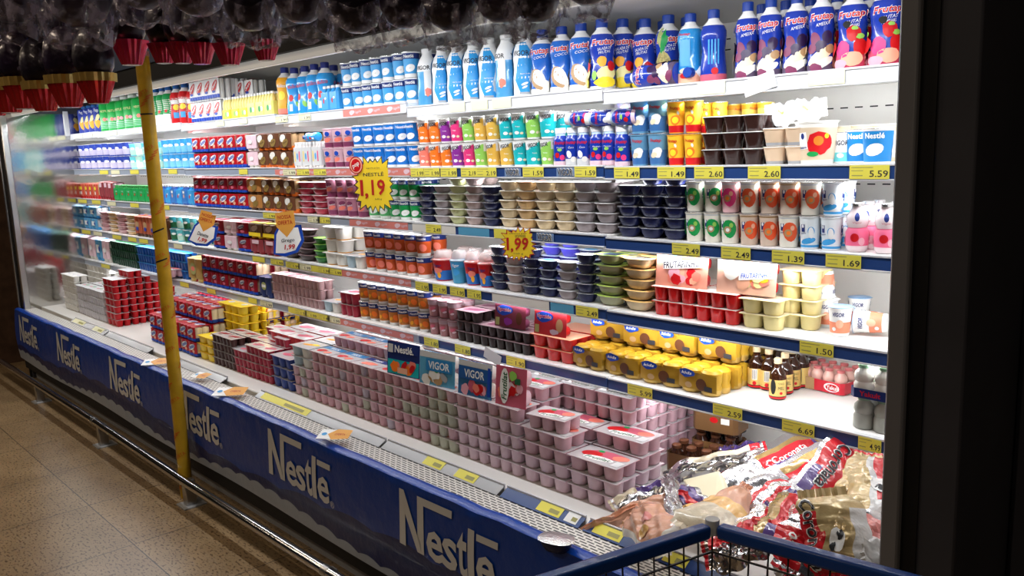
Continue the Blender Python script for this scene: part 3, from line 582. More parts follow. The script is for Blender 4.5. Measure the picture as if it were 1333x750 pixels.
bowl('bw_cream', mat('bc', (.66, .52, .32), .3), lid='offwhite'); bowl('bw_green', mat('bg', (.45, .47, .24), .3), lid='offwhite'); bowl('bw_grey', mat('bgr', (.34, .29, .30), .3), lid='ltgrey')
bowl('bw_pinkg', mat('bpg', (.44, .33, .31), .3), lid='ltgrey'); bowl('bw_orange', mat('bo', (.62, .40, .18), .3), lid='offwhite', lidart=[(disc(.05, .03), 'orange')])
bowl('bw_gtab', mat('bgt', (.40, .40, .26), .3), lid=mat('gt', (.40, .55, .12), .3), lidart=[(rect(.06, .04), 'navy'), (text('GREGO', .045, .01), 'white')], tabc=mat('gt', ())); bowl('bw_otab', mat('bot', (.62, .50, .32), .3), lid=mat('ot', (.85, .55, .20), .3), lidart=[(rect(.06, .04), 'black'), (text('GREGO', .045, .01), 'white')], tabc=mat('ot', ()))
bowl('bw_red', mat('br', (.42, .02, .05), .3), lid='ltgrey'); bowl('bw_dark', mat('bd', (.05, .03, .03), .3), lid='mauve'); bowl('bw_grn2', mat('bg2', (.03, .20, .05), .3), lid='lime'); bowl('bw_pk', mat('bp', (.55, .33, .35), .3), lid=mat('lid_pk', (.70, .45, .48), .3), lidart=[(disc(.05, .03), 'rose')])
# ---- multipot trays
def pot_mesh(pw, h, col, colb=None):
    r = pw / 2 * .89; mb = MB()
    mb.lathe([(r * .76, 0), (r * .86, .003), (r, h - .003)], [colb or col] * 1 + [col], 12, sq=3.2, capt=False); return mb.mesh('pot')
def tray(key, nx, ny, col, lid='white', arts=(), pw=.0475, h=.044, parts=True, colb=None, name='yoghurt_tray', cat='tray of yoghurts', alt=None, edge=None):
    me = pot_mesh(pw, h, col, colb); me2 = pot_mesh(pw, h, alt) if alt else me; W_, D_ = nx * pw, ny * pw; out = []
    if parts:
        for i in range(nx):
            for j in range(ny): out.append(('pot', me2 if (i + j) % 2 else me, ((i - (nx - 1) / 2) * pw, (j - (ny - 1) / 2) * pw, 0)))
    else:
        mb = MB(); r = pw / 2 * .86
        for i in range(nx):
            for j in range(ny): mb.lathe([(r * .66, 0), (r * .76, .004), (r, h - .003)], col, 8, (i - (nx - 1) / 2) * pw, (j - (ny - 1) / 2) * pw, sq=3.2, capt=False)
        out.append(('pots', mb.mesh('pots'), None))
    mb = MB(); mb.box(-W_ / 2 + .0008, W_ / 2 - .0008, -D_ / 2 + .0008, D_ / 2 - .0008, h - .003, h - .0008, edge or col)
    mb.box(-W_ / 2 + .0012, W_ / 2 - .0012, -D_ / 2 + .0012, D_ / 2 - .0012, h - .0008, h - .0002, lid)
    for k, (a_, mm) in enumerate(arts): mb.art(a_, topf(h + .0001 + .00012 * (k + 1)), mm)
    out.append(('lid', mb.mesh('lid'), None))
    PR[key] = Proto(name, cat, W_, D_, h, out); return PR[key]
FRL = [(disc(.11, .05, .0, .01, .2, wob=.15, n=18), 'rose'), (disc(.05, .035, -.03, 0, .3, wob=.1), 'red'), (disc(.04, .03, .04, .015, .3, wob=.1), 'coral'), (disc(.08, .028, .0, -.018, .12), 'white'), (text('Frutilat', .065, .016, .2, .02, 0, -.018, .12), 'dkgreen'), (disc(.018, .012, -.02, .025), 'green'), (rect(.02, .03, .055, -.02), 'ltgrey')]
VGL = [(rect(.136, .03, 0, .028), mat('vl', (.03, .20, .45), .3)), (text('VIGOR', .06, .018, 0, .02, 0, .028), 'white'), (disc(.05, .03, -.03, -.014, .2, wob=.2), 'red'), (disc(.04, .024, .02, -.02, .2, wob=.2), 'coral')]
NSL = [(rect(.136, .028, 0, .030), 'navy'), (text('Nestlé', .05, .014, 0, .02, 0, .03), 'white'), (disc(.08, .03, 0, -.012, .1, wob=.2, n=16), 'coral')]
LIDW = mat('lid_silver', (.72, .70, .72), .22, .35)
pp = mat('pot_pink', (.64, .40, .46), .4); pl = mat('pot_lilac', (.50, .43, .52), .4); pg = mat('pot_celery', (.50, .50, .40), .4); pr = mat('pot_rose', (.60, .33, .38), .4); pw_ = mat('pot_pale', (.72, .53, .61), .35)
for k, (c_, a2, L_) in dict(t_pink=(pp, None, FRL), t_lilac=(pw_, None, FRL), t_rose=(pr, None, VGL), t_mix=(pp, pg, NSL), t_cel=(pg, None, VGL), t_rl=(pr, pl, NSL)).items():
    tray(k, 3, 2, c_, LIDW, L_, alt=a2)
WL = [(disc(.09, .03, 0, 0, .2, wob=.3), 'rose'), (text('NESTLÉ', .06, .012, 0, 0, 0, .02), 'red')]
tray('t_red', 3, 2, mat('tr', (.50, .004, .010), .35), 'ltgrey', [], name='pudding_tray', cat='tray of puddings')
tray('t_redy', 3, 2, mat('trd', (.62, .01, .012), .25, coat=.3), 'offwhite', [], pw=.062, h=.05, name='jelly_tray', cat='tray of jellies')
tray('t_yel', 2, 2, mat('ty', (.74, .64, .30), .35), 'cream', [], pw=.062, h=.05, name='jelly_tray', cat='tray of jellies')
tray('t_white', 2, 2, 'offwhite', 'white', [(text('NAT', .04, .012), 'royal')], name='yoghurt_tray'); tray('t_whitel', 3, 2, mat('tl', (.62, .60, .64), .4), 'ltgrey', [(disc(.05, .02, 0, 0, .2), 'rose'), (disc(.04, .02, .03, .01, .2), 'green')])
tray('t_choc', 3, 2, mat('tc', (.06, .02, .018), .35), LIDW, [(disc(.11, .03, 0, .01, .2, wob=.3, n=16), 'dkred'), (text('Nestlé', .05, .012, 0, .01, 0, -.02), 'brown')])
tray('t_crim', 3, 2, mat('tcr', (.38, .02, .05), .35), LIDW, WL); tray('t_navy', 3, 2, mat('tn', (.02, .05, .26), .35), LIDW, WL); tray('t_carm', 3, 2, mat('tca', (.62, .04, .05), .35), LIDW, WL)
tray('t_bluew', 2, 2, mat('tbw', (.40, .52, .60), .35), LIDW, [(disc(.05, .02, 0, 0, .3), 'amber'), (disc(.03, .02, .02, .01), 'yellow')], alt='offwhite'); tray('t_yell', 2, 2, mat('tye', (.80, .58, .04), .35), 'yellow', [(disc(.03, .03), 'offwhite')], edge='amber')
tray('t_dkg', 3, 2, mat('tdg', (.01, .06, .035), .35), 'dkgreen', [], parts=False); tray('t_blu', 3, 2, mat('tbl', (.01, .10, .42), .35), 'sky', [], parts=False); tray('t_dkch', 3, 2, mat('tdc', (.022, .012, .012), .3), 'mauve', [(disc(.1, .04, 0, 0, .2, wob=.3, n=16), 'plum')])
tray('t_wor', 2, 2, 'offwhite', 'white', [(disc(.03, .02), 'amber')], colb='amber', pw=.055); tray('t_brt', 3, 2, mat('tbr', (.65, .03, .03), .2, coat=.4), 'salmon', [], pw=.05); tray('t_boat', 3, 1, mat('tb', (.45, .28, .29), .3), mat('tb_l', (.68, .50, .52), .3), [(disc(.08, .02, 0, 0, wob=.3), 'rose')], pw=.055, h=.04)
for k_ in ('t_crim', 't_choc'):
    pass
# ---- upright tray with printed lid facing the shopper
def upright(key, body, w_, h, arts, base, pots=None, ny=2, d_=.045, label=None):
    mb = MB(); mb.box(-w_ / 2, w_ / 2, -.0015, .0, 0, h, base)
    for k, (a_, mm) in enumerate(arts): mb.art(a_, frontf(-.0018 - .0004 * k, h / 2), mm)
    out = [('lid', mb.mesh('lid'), None)]; nx = 3; pw = w_ / nx; ph = h / 2; me = pot_mesh(pw, d_, body)
    for v in me.vertices: x, y, z = v.co; v.co = (x, d_ - z, y * ph / pw)
    for i in range(nx):
        for j in range(2): out.append(('pot', me, ((i - (nx - 1) / 2) * pw, 0, (j + .5) * ph)))
    PR[key] = Proto('yoghurt_tray', 'tray of yoghurts', w_, d_ * 2, h, out); return PR[key]
def fruitbar(cols, n, w_, y, sc=1, seed=0):
    r = random.Random(seed); return [(disc(r.uniform(.02, .036) * sc, r.uniform(.028, .042) * sc, r.uniform(-w_ / 2.5, w_ / 2.5), y + r.uniform(-.012, .012), r.uniform(-1, 1), wob=.15, seed=i), cols[i % len(cols)]) for i in range(n)]
upright('u_nestle', 'offwhite', .145, .115, [(rect(.14, .05, 0, -.03), 'teal')] + fruitbar(('coral', 'red', 'orange'), 9, .12, -.025, 1, 1) + [(rect(.045, .02, 0, -.04), 'salmon'), (rect(.14, .035, 0, .038), 'navy'), (text('Nestlé.', .085, .026, 0, .025, .006, .034), 'white'), (rect(.022, .03, -.055, .034), 'ltgrey')], 'navy')
upright('u_vigor', 'offwhite', .15, .11, [(rect(.15, .02, 0, .045), 'ltgrey')] + fruitbar(('offwhite', 'tan', 'white', 'grey'), 9, .13, -.03, 1, 2) + [(disc(.02, .016, 0, -.004), 'green'), (rect(.11, .04, .01, .012), mat('vgb', (.03, .22, .50), .3)), (text('VIGOR', .09, .026, 0, .02, .01, .012), 'white')], mat('vgb2', (.10, .35, .55), .3))
upright('u_vigor2', 'offwhite', .15, .11, [(rect(.15, .018, 0, .046), 'ltgrey')] + fruitbar(('red', 'coral', 'rose', 'pink'), 10, .13, -.028, 1, 3) + [(rect(.14, .04, .0, .016), mat('vgb3', (.02, .10, .32), .3)), (text('VIGOR', .09, .026, 0, .02, .0, .016), 'white'), (rect(.012, .09, .066, 0), 'royal')], mat('vgb4', (.04, .16, .36), .3))
upright('u_frutilat', 'palepink', .13, .12, fruitbar(('red', 'coral', 'pink', 'palepink'), 10, .11, -.01, 1, 4) + [(disc(.04, .11, -.025, .0), 'white'), (text('Frutilat', .085, .022, .2, .02, -.025, 0, PI / 2), 'dkgreen'), (rect(.024, .018, .03, .02), 'dkgreen'), (disc(.03, .03, .01, .035, wob=.2), 'lime')], 'rose')
def flatpack(key, body, w_, h, arts, base): return upright(key, body, w_, h, arts, base)
flatpack('u_frutap', 'red', .17, .10, fruitbar(('red', 'salmon', 'pink', 'coral'), 9, .14, -.02, 1, 5) + [(rect(.06, .04, .03, .03), 'amber'), (poly([(-.06, .0), (.065, .012), (.065, .036), (-.06, .024)]), 'white'), (text('FRUTAPINHO', .120, .021, .1, .03, 0, .018, .1), 'ink'), (disc(.03, .012, -.03, .04, .2), 'sky')], mat('fpb', (.75, .30, .22), .3))
flatpack('u_frutap2', 'red', .17, .10, fruitbar(('paleyellow', 'salmon', 'coral', 'amber'), 9, .14, -.01, 1, 6) + [(poly([(-.02, -.012), (.075, .0), (.075, .022), (-.02, .010)]), 'white'), (text('FRUTAPINHO', .085, .014, .1, .02, .028, .005, .1), 'royal'), (disc(.05, .04, -.04, .01, .2, wob=.2), 'offwhite')], mat('fpb2', (.78, .45, .34), .3))
flatpack('u_vz_dk', 'plum', .155, .09, [(disc(.08, .04, -.03, .022, .05, wob=.15), 'royal'), (text('Vigorzinho', .07, .02, .1, .025, -.03, .022), 'white'), (text('Vigorzinho', .066, .016, .1, .02, -.03, .022), 'red'), (disc(.03, .05, .045, -.004), 'brown'), (disc(.04, .03, -.01, -.02, wob=.2), 'purple'), (rect(.02, .03, -.062, -.024), 'olive')], mat('vzb', (.16, .03, .05), .3))
flatpack('u_vz_rd', 'red', .155, .09, [(disc(.08, .04, -.03, .022, .05, wob=.15), 'royal'), (text('Vigorzinho', .07, .02, .1, .025, -.03, .022), 'white'), (text('Vigorzinho', .066, .016, .1, .02, -.03, .022), 'red'), (disc(.034, .05, .045, -.004), 'tan'), (disc(.04, .02, .02, -.03, wob=.2), 'lilac'), (rect(.02, .03, -.062, -.024), 'olive')], mat('vzb2', (.45, .03, .04), .3))
# ---- small-bottle packs in printed sleeves
def kidpack(key, pot, foot, sleeve, arts=None, n=2, w_=.1, d_=.075, h=.08, wavec=None, seg=10, top=True, hs=.96):
    mb = MB(); r = w_ / n / 2 * .94
    for i in range(n):
        for j in (-1, 1):
            mb.lathe([(r * .80, 0), (r * .95, .004), (r, h * .25), (r * .88, h * .42), (r, h * .55), (r, h * .86), (r * .72, h * .95)], [foot] * 2 + [pot] * 4, seg, (i - (n - 1) / 2) * w_ / n, j * d_ / 4)
    out = [('pots', mb.mesh('pots'), None)]
    mb = MB(); y0 = -d_ / 2 - .0; K = 2 * n
    def sl(u, v):                                    # front panel bulging over the pots, scalloped foot
        x = (u - .5) * w_ * .98; z = h * (.16 + (hs - .16) * v); return (x, y0 - .0015 - .0065 * abs(math.sin(u * n * PI)), z)
    mb.grid(sl, 4 * n, 3, sleeve)
    if top: mb.grid(lambda u, v: ((u - .5) * w_ * .98, y0 - .0015 - .0065 * abs(math.sin(u * n * PI)) * (1 - v) + v * (d_ + .003), h * .96 + .004 * math.sin(v * PI)), 4 * n, 4, sleeve)
    mb.grid(lambda u, v: ((.5 - u) * w_ * .98, -y0 + .0015, h * (.16 + .80 * v)), 2, 1, sleeve)
    for k, (a_, mm) in enumerate(arts or []):
        mb.art(a_, lambda u, v, k=k: (u, y0 - .0085 - .0004 * k, h * .56 + v), mm)
        if top: mb.art(a_, lambda u, v, k=k: (u, v * 1.1 + .0, h * .96 +   .0062 + .0003 * k), mm)
    if wavec: mb.grid(lambda u, v: ((u - .5) * w_ * .98, y0 - .0025 - .0075 * abs(math.sin(u * n * PI)), h * (.07 + .16 * v)), 4 * n, 1, wavec)
    out.append(('sleeve', mb.mesh('sleeve'), None))
    PR[key] = Proto('yoghurt_multipack', 'multipack of yoghurts', w_, d_ + .008, h, out); return PR[key]
DA = [(disc(.075, .030, .0, .006, .3, wob=.1), 'white'), (text('Chambinho', .07, .020, .2, .03, 0, .008, .3), 'royal'), (disc(.026, .018, .02, -.014, wob=.2), 'salmon'), (disc(.016, .012, -.026, -.012, wob=.2), 'coral')]
kidpack('k_red', 'cream', 'royal', mat('ks', (.46, .010, .018), .35), DA, wavec='royal'); kidpack('k_redd', 'beige', 'navy', mat('ks2', (.24, .008, .02), .35), [(disc(.05, .02, 0, .01, .25, wob=.1), 'ltgrey'), (text('Chambinho', .05, .012, .2, .03, 0, .010, .22), 'navy'), (disc(.03, .016, .01, -.014, wob=.2), 'rose')], wavec='royal')
kidpack('k_white', 'offwhite', 'offwhite', 'palepink', [(disc(.04, .02), 'white')]); kidpack('k_brown', 'tan', 'orange', mat('ks3', (.13, .05, .025), .3), [(disc(.046, .034, -.012, .012, .3, wob=.12), 'offwhite'), (disc(.05, .034, .008, -.010, .4, wob=.1), 'gold'), (text('Chandelle', .036, .009, .2, .01, .006, -.008, .3), 'brown')])
kidpack('k_bronze', 'tan', 'brown', mat('ks4', (.42, .18, .05), .3), [(disc(.04, .03, -.006, .012, .3, wob=.12), 'offwhite'), (disc(.04, .03, .008, -.010, .4, wob=.1), 'gold')]); kidpack('k_brny', 'brown', 'yellow', mat('ks5', (.16, .08, .05), .3), [(disc(.05, .03, 0, .01, .3, wob=.12), 'taupe'), (rect(.09, .02, 0, -.022), 'yellow')])
kidpack('k_chamy', 'white', 'white', 'white', [(disc(.085, .035, 0, .004, .5, wob=.1), 'red'), (text('Chamyto', .07, .018, .2, .03, 0, .006, .5), 'white'), (disc(.04, .012, -.01, -.02), 'royal')], wavec='royal', n=3, h=.095)
kidpack('k_mini', mat('kmy', (.50, .29, .02), .35), 'gold', mat('ks6', (.40, .22, .02), .35), [(disc(.042, .028, -.026, .018, 0, wob=.2), 'royal'), (text('kids', .03, .010, .2, .02, -.026, .018), 'white'), (disc(.03, .04, .016, -.012), 'brown'), (disc(.02, .02, -.02, -.02), 'tan'), (rect(.022, .016, .036, -.022), 'ink')], w_=.11, h=.085, top=False, hs=.80, seg=14)
kidpack('k_gold', 'gold', 'gold', mat('ks7', (.46, .30, .10), .3), [(disc(.04, .05, 0, 0), 'olive'), (disc(.026, .02), 'coral')], h=.1); kidpack('k_dkbl', 'grey', 'navy', mat('ks8', (.03, .05, .16), .3), [(disc(.04, .03), 'olive'), (rect(.03, .01), 'white')])
kidpack('k_bwh', 'ltgrey', 'sky', mat('ks9', (.10, .32, .55), .3), [(rect(.04, .03), 'white'), (disc(.02, .02, .02), 'royal')]); kidpack('k_grn', 'green', 'dkgreen', mat('ks10', (.03, .26, .05), .3), [(disc(.03, .014), 'lime'), (disc(.02, .014, .02, -.01), 'red')], n=2)
kidpack('k_rbr', 'brown', 'brown', mat('ks11', (.40, .10, .05), .3), [(disc(.04, .03, wob=.2), 'tan'), (disc(.03, .016, 0, -.014), 'royal')]); kidpack('k_ry', 'paleyellow', 'red', mat('ks12', (.55, .08, .05), .3), [(disc(.04, .02, 0, .01), 'yellow'), (disc(.02, .02, 0, -.015), 'white')])
kidpack('k_pb', 'mauve', 'dkred', mat('ks13', (.28, .05, .06), .3), [(rect(.05, .02, 0, .02), 'palepink')]); kidpack('k_ydk', 'tan', 'brown', mat('ks14', (.30, .13, .07), .3), [(rect(.06, .03, 0, .01), 'gold'), (disc(.03, .02), 'royal')])
def minipack(key, body, cap, nx, ny, wrap=None, arts=(), r=.018, h=.075, capr=.62, wz=(.1, .5)):
    me = MB(); me.lathe([(r * .86, 0), (r, .004), (r, h * .40), (r * .84, h * .48), (r * .98, h * .60), (r * .92, h * .74), (r * .55, h * .86), (r * .55, h * .92)], body, 12); bm_ = me.mesh('bottle')
    mc = MB(); mc.lathe([(r * capr, h * .90), (r * capr, h * .985), (r * capr * .85, h)], cap, 12); cm = mc.mesh('cap'); out = []
    for i in range(nx):
        for j in range(ny): out.append(('bottle', bm_, ((i - (nx - 1) / 2) * r * 2.04, (j - (ny - 1) / 2) * r * 2.04, 0), [('cap', cm, None)]))
    W_, D_ = nx * r * 2.04, ny * r * 2.04
    if wrap:
        mb = MB(); e = .0012; z0, z1 = wz[0] * h, wz[1] * h; c = r * .5
        ring = [(-W_ / 2 - e + c, -D_ / 2 - e), (W_ / 2 + e - c, -D_ / 2 - e), (W_ / 2 + e, -D_ / 2 - e + c), (W_ / 2 + e, D_ / 2 + e - c), (W_ / 2 + e - c, D_ / 2 + e), (-W_ / 2 - e + c, D_ / 2 + e), (-W_ / 2 - e, D_ / 2 + e - c), (-W_ / 2 - e, -D_ / 2 - e + c)]
        mb.add([(x, y, z) for z in (z0, z1) for x, y in ring], [(k, (k + 1) % 8, 8 + (k + 1) % 8, 8 + k) for k in range(8)], wrap)
        for k, (a_, mm) in enumerate(arts): mb.art(a_, frontf(-D_ / 2 - e - .0006 - .0001 * k, (z0 + z1) / 2), mm)
        out.append(('sleeve', mb.mesh('sleeve'), None))
    PR[key] = Proto('drink_multipack', 'multipack of drinks', W_ + .003, D_ + .003, h, out); return PR[key]
minipack('m_yel', mat('my', (.85, .74, .25), .3), 'white', 3, 2, 'yellow', [(disc(.03, .02), 'lime'), (disc(.03, .015, .03), 'white')], wz=(.05, .45))
minipack('m_yel2', mat('my', ()), 'white', 3, 2, mat('mg', (.70, .76, .20), .3), [(disc(.03, .02), 'green'), (disc(.03, .015, .03), 'white')], wz=(.05, .6))
minipack('m_yak', mat('myk', (.72, .42, .36), .3), mat('rcap', (.60, .16, .16), .4), 4, 3, mat('yw', (.62, .03, .05), .3), [(rect(.06, .036, -.046, 0), 'tan'), (disc(.05, .026, .04, 0, 0), 'white'), (disc(.042, .02, .042, 0, 0), 'red'), (text('Yakult', .04, .012, 0, .02, .044, 0), 'white')], r=.0185, h=.07, wz=(.04, .52))
minipack('m_kef', mat('mk', (.56, .52, .48), .35), mat('gcap', (.20, .34, .22), .4), 2, 3, mat('kw', (.012, .03, .16), .3), [(text('Yakult', .05, .015, 0, .02), 'red')], r=.024, h=.095, wz=(.0, .3))
minipack('m_kef2', mat('mk2', (.30, .30, .27), .35), mat('gcap', ()), 2, 3, None, r=.024, h=.095)
minipack('m_whp', mat('mw', (.80, .76, .74), .3), 'white', 3, 2, 'ltgrey', [(disc(.02, .02), 'sky'), (rect(.012, .03, .03), 'hotpink'), (rect(.01, .03, -.03), 'yellow')], wz=(.1, .8))
minipack('m_blue', mo, 'white', 2, 2, mat('mb2', (.05, .34, .72), .3), [(disc(.016, .02, -.01), 'red'), (disc(.02, .01, .01, .01), 'white')], r=.023, h=.1, wz=(.08, .75))
minipack('m_blue2', mat('mbl', (.04, .12, .45), .3), 'white', 2, 2, mat('mb3', (.05, .2, .55), .3), [(disc(.02, .02, 0, 0), 'salmon'), (rect(.03, .012, 0, .02), 'white')], r=.023, h=.1, wz=(.08, .8))
minipack('m_green', mat('mgn', (.02, .22, .05), .3), mat('mgc', (.05, .3, .08), .3), 3, 2, 'green', [(disc(.02, .014), 'red'), (text('Verde', .04, .010, 0, 0, 0, .016), 'mint')], r=.02, h=.09, wz=(.08, .8))
# ================================================================ stocking the shelves
SHN = dict(A='top shelf', B='second shelf', C='third shelf', D='fourth shelf', E='fifth shelf', G='bottom deck')
ORD = 'first second third fourth fifth sixth seventh eighth ninth tenth eleventh twelfth thirteenth fourteenth'.split()
def ordn(i, n):
    if n == 1: return ''
    return 'leftmost' if i == 0 else ('rightmost' if i == n - 1 else ORD[i] + ' from left')
def layn(l, n):
    if n == 1: return ''
    return 'bottom layer' if l == 0 else ('top layer' if l == n - 1 else ORD[l] + ' layer')
def rown(r, n):
    if n == 1: return ''
    return 'front row' if r == 0 else ('back row' if r == n - 1 else ORD[r] + ' row')
YF = dict(A=D, B=D, C=D, D=D, E=D, G=1.815)
MASS = []
def blk(row, keys, xl, xr, n, lev, hpx, desc, rows=2, dy=0.0, jit=.06, rowlev=None, minr=0, levh=None, skip=None, yj=.006, rz0=None, cap=1.15, hide=True):
    """a block of goods: n columns between two image columns at the shelf front, lev layers high, rows deep"""
    y0 = YF[row] + .022 + dy
    za = zrow(row, PX(xl, y0, 1.3)) ; zb = zrow(row, PX((xl + xr) / 2, y0, 1.3))
    L0 = lev if isinstance(lev, (list, tuple)) else [lev] * n
    mx = max(max(L0), 1)
    hh = levh or HH(hpx, (xl + xr) / 2, y0) / mx
    Xl, Xr = PX(xl, y0, zb + hh * .5), PX(xr, y0, zb + hh * .5); pitch = (Xr - Xl) / n
    if not isinstance(keys[0], (list, tuple)): keys = [keys]
    descs = desc if isinstance(desc, (list, tuple)) else [desc]
    LM = max(max(L0), max(max(q) if isinstance(q, (list, tuple)) else q for q in (rowlev or [0]) if q is not None))
    yy = y0
    for r in range(rows):
        dmax = 0; rl = (rowlev[r] if rowlev and rowlev[r] is not None else L0)
        if not isinstance(rl, (list, tuple)): rl = [rl] * n
        for i in range(n):
            X = Xl + (i + .5) * pitch; z = zrow(row, X) + .0008
            for l in range(rl[i]):
                ks = keys[min(l, len(keys) - 1)]; P = PR[ks[i % len(ks)]]
                sz = hh / P.h; sx = pitch * .975 / P.w
                if P.round: sx = min(sx, cap * sz); sy = sx
                else: sy = min(sx, cap * sz)
                dep = P.d * sy; dmax = max(dmax, dep)
                rz = 0
                if P.round: rz = .5 * math.atan2(-X, yy) + random.uniform(-jit * 5, jit * 5)
                elif jit and n * rows > 1: rz = random.uniform(-jit, jit) * .12
                if rz0 is not None: rz = rz0
                if skip and (r, i, l) in skip: continue
                dsc = descs[i % len(descs)] if len(descs) > 1 else descs[0]
                lab = ' '.join((dsc + ', ' + SHN[row] + ', ' + ', '.join(q for q in (ordn(i, n), layn(l, LM), rown(r, rows)) if q)).rstrip(', ').split())
                if hide and P.name == 'yoghurt_tray' and r > 0 and i < n - 1 and l < prevl[i] - (1 if r > 0 else 0) and l < rl[i] - 1:
                    MASS.append((ks[i % len(ks)], X, yy + dep / 2, z + l * (hh + .0004), sx, sy, sz * .985)); continue
                place(P, (X, yy + dep / 2 + random.uniform(0, yj), z + l * (hh + .0004)), lab, descs[0] + ' on the ' + SHN[row], rz, sx, sy, sz * .985)
        yy += dmax * 1.03 + .006; prevl = rl
    return hh
def one(row, key, px, py, desc, h=None, hpx=None, rz=None, dz=0, sxk=1.0, rx=0, ry=0, y=None, grp=None):
    """a single good whose foot is seen at image point (px, py) on the shelf"""
    P = PR[key]; z0 = zrow(row, -1.5 if px > 560 else -4) + dz
    for _ in range(3):
        if y is None: v = ray(px, py); t = (z0 - CZ) / v.z; X, Y = v.x * t, v.y * t
        else: X, Y = PX(px, y, z0), y
        z0 = zrow(row, X) + dz
    hh = h or (HH(hpx, px, Y) if hpx else P.h); s = hh / P.h
    if y is None: Y += P.d * s * .45; X -= P.d * s * .2
    if rz is None: rz = .6 * math.atan2(-X, Y) if P.round else 0
    return place(P, (X, Y, z0 + .0008), desc, grp, rz, s * sxk, s * (sxk if P.round else 1), s, rx, ry)
cup('pale_tub', 'cream', [(.1, .8, 'offwhite')], [], w_=.09, h=.10, lid='offwhite', name='yoghurt_tub', cat='yoghurt tub')
# ---- top shelf
blk('A', ['f_berry'], 1080, 1215, 3, 1, 109, 'blue bottle with red berry picture', 2)
blk('A', ['f_plum'], 948, 1078, 4, 1, 103, 'blue bottle with dark plum picture', 2)
blk('A', ['f_side', 'f_back'], 873, 934, 2, 1, 93, ['light blue bottle seen from side', 'dark blue plain backed bottle'], 1, dy=.01)
blk('A', ['f_salad', 'f_salad', 'f_pine'], 786, 874, 3, 1, 93, ['blue bottle with fruit salad picture', 'blue bottle of fruit salad drink', 'blue bottle with pineapple picture'], 2, dy=.085)
blk('A', ['f_coco', 'f_coco', 'f_coco', 'f_salad'], 682, 786, 4, 1, 87, ['blue bottle with coconut half picture', 'second blue coconut bottle', 'third blue coconut bottle', 'lit blue bottle of yellow fruit'], 2)
blk('A', ['v_back', 'v_big', 'v_big', 'v_big', 'v_big', 'v_back', 'v_big'], 536, 682, 7, 1, 79, 'tall white and blue lettered yoghurt bottle', 2)
blk('A', ['nat_blue'], 439, 535, 7, 2, 62, 'white cup with blue oval label', 2)
blk('A', ['m_blue'], 416, 439, 2, 1, 33, 'blue four pack of small bottles', 1)
blk('A', ['molico_y', 'molico', 'molico', 'molico', 'molico'], 355, 420, 5, 1, 62, ['orange yoghurt drink bottle', 'light blue yoghurt drink bottle'] * 3, 2, cap=1.3)
blk('A', ['m_yel', 'm_yel', 'm_yel', 'm_yel2', 'm_yel2', 'm_yel2'], 288, 354, 6, 1, 30, 'yellow six pack of small bottles', 1)
blk('A', ['k_chamy'], 288, 330, 4, 2, 50, 'red and white multipack behind yellow packs', 1, dy=.12)
blk('A', ['k_chamy'], 248, 287, 4, 2, 54, 'white red and blue bottle multipack', 2)
blk('A', ['b_red'], 216, 247, 3, 1, 52, 'red fruit drink bottle with blue cap', 2)
blk('A', ['b_green'], 191, 215, 3, 1, 50, 'green drink bottle with blue cap', 2)
blk('A', ['b_biggreen'], 125, 189, 6, 1, 44, 'wide green bottle with white cap', 2)
blk('A', ['b_navy'], 98, 124, 4, 1, 36, 'dark blue drink pack', 1)
# ---- second shelf
one('B', 'nestle_big', 1142, 209, 'large blue cup with white oval, second shelf, right end', h=.088, y=D + .07)
one('B', 'nestle_big', 1119, 203, 'large blue cup just behind the right end blue cup', h=.088, y=D + .135)
one('B', 'vigor_whole', 1096, 203, 'white and turquoise cup beside the two large blue cups', h=.082, y=D + .13)
for i, px in enumerate((1100, 1127, 1156)): one('B', 'pale_tub', px, 196, ORD[i] + ' from left of three pale tubs behind blue cups', h=.10, y=D + .25)
one('B', 'tub', 1062, 211, 'large yoghurt tub with red strawberry picture on second shelf', h=.113, y=D + .08)
blk('B', ['beige_pot'], 986, 1044, 2, 2, 48, 'beige dessert pot', 2)
blk('B', ['choc_pot'], 907, 988, 3, 3, 64, 'dark chocolate dessert pot', 2)
blk('B', ['fr_yel'], 938, 1000, 3, 2, 78, 'yellow cup behind chocolate pots', 1, dy=.19)
blk('B', ['fr_orange'], 861, 905, 2, 2, 84, 'orange and yellow yoghurt cup', 1)
blk('B', ['fr_orange'], 885, 940, 3, 2, 80, 'orange yoghurt cup behind', 1, dy=.09)
blk('B', ['fr_blue'], 813, 860, 2, 2, 85, 'grey blue coconut yoghurt cup', 2)
blk('B', ['f_small', 'f_small2', 'f_small2', 'f_small', 'f_small', 'f_small'], 715, 811, 6, 1, 51, ['small blue berry bottle', 'small blue coconut bottle', 'small blue white coconut bottle', 'small blue strawberry bottle', 'small blue strawberry drink', 'small blue fruit bottle'], 2)
VK = ['vig_red', 'vig_orange', 'vig_orange', 'vig_purple', 'vig_pink', 'vig_green', 'vig_gold', 'vig_gold', 'vig_teal', 'vig_teal', 'vig_green']
VC = ['red', 'orange', 'orange', 'purple', 'pink', 'green', 'mustard', 'mustard', 'teal', 'teal', 'green']
blk('B', [VK, VK[1:] + VK[-2:-1]], 539, 714, 11, 2, 66, [c + ' and white fruit cup' for c in VC], 2)
blk('B', ['nat_blue2'], 454, 538, 6, 2, 56, 'bright blue cup with white oval', 2)
blk('B', ['plum_cup2'], 416, 453, 3, 2, 51, 'pink and plum cereal yoghurt cup', 2)
blk('B', ['m_whp'], 381, 415, 3, 1, 34, 'pack of white and pink bottles', 2)
blk('B', ['k_brown'], 335, 380, 3, 2, 45, 'brown mousse multipack', 2)
blk('B', ['k_white'], 321, 335, 1, 2, 43, 'white multipack beside brown packs', 1)
blk('B', ['k_red'], 251, 320, 6, 2, 42, 'red and blue kids multipack', 2)
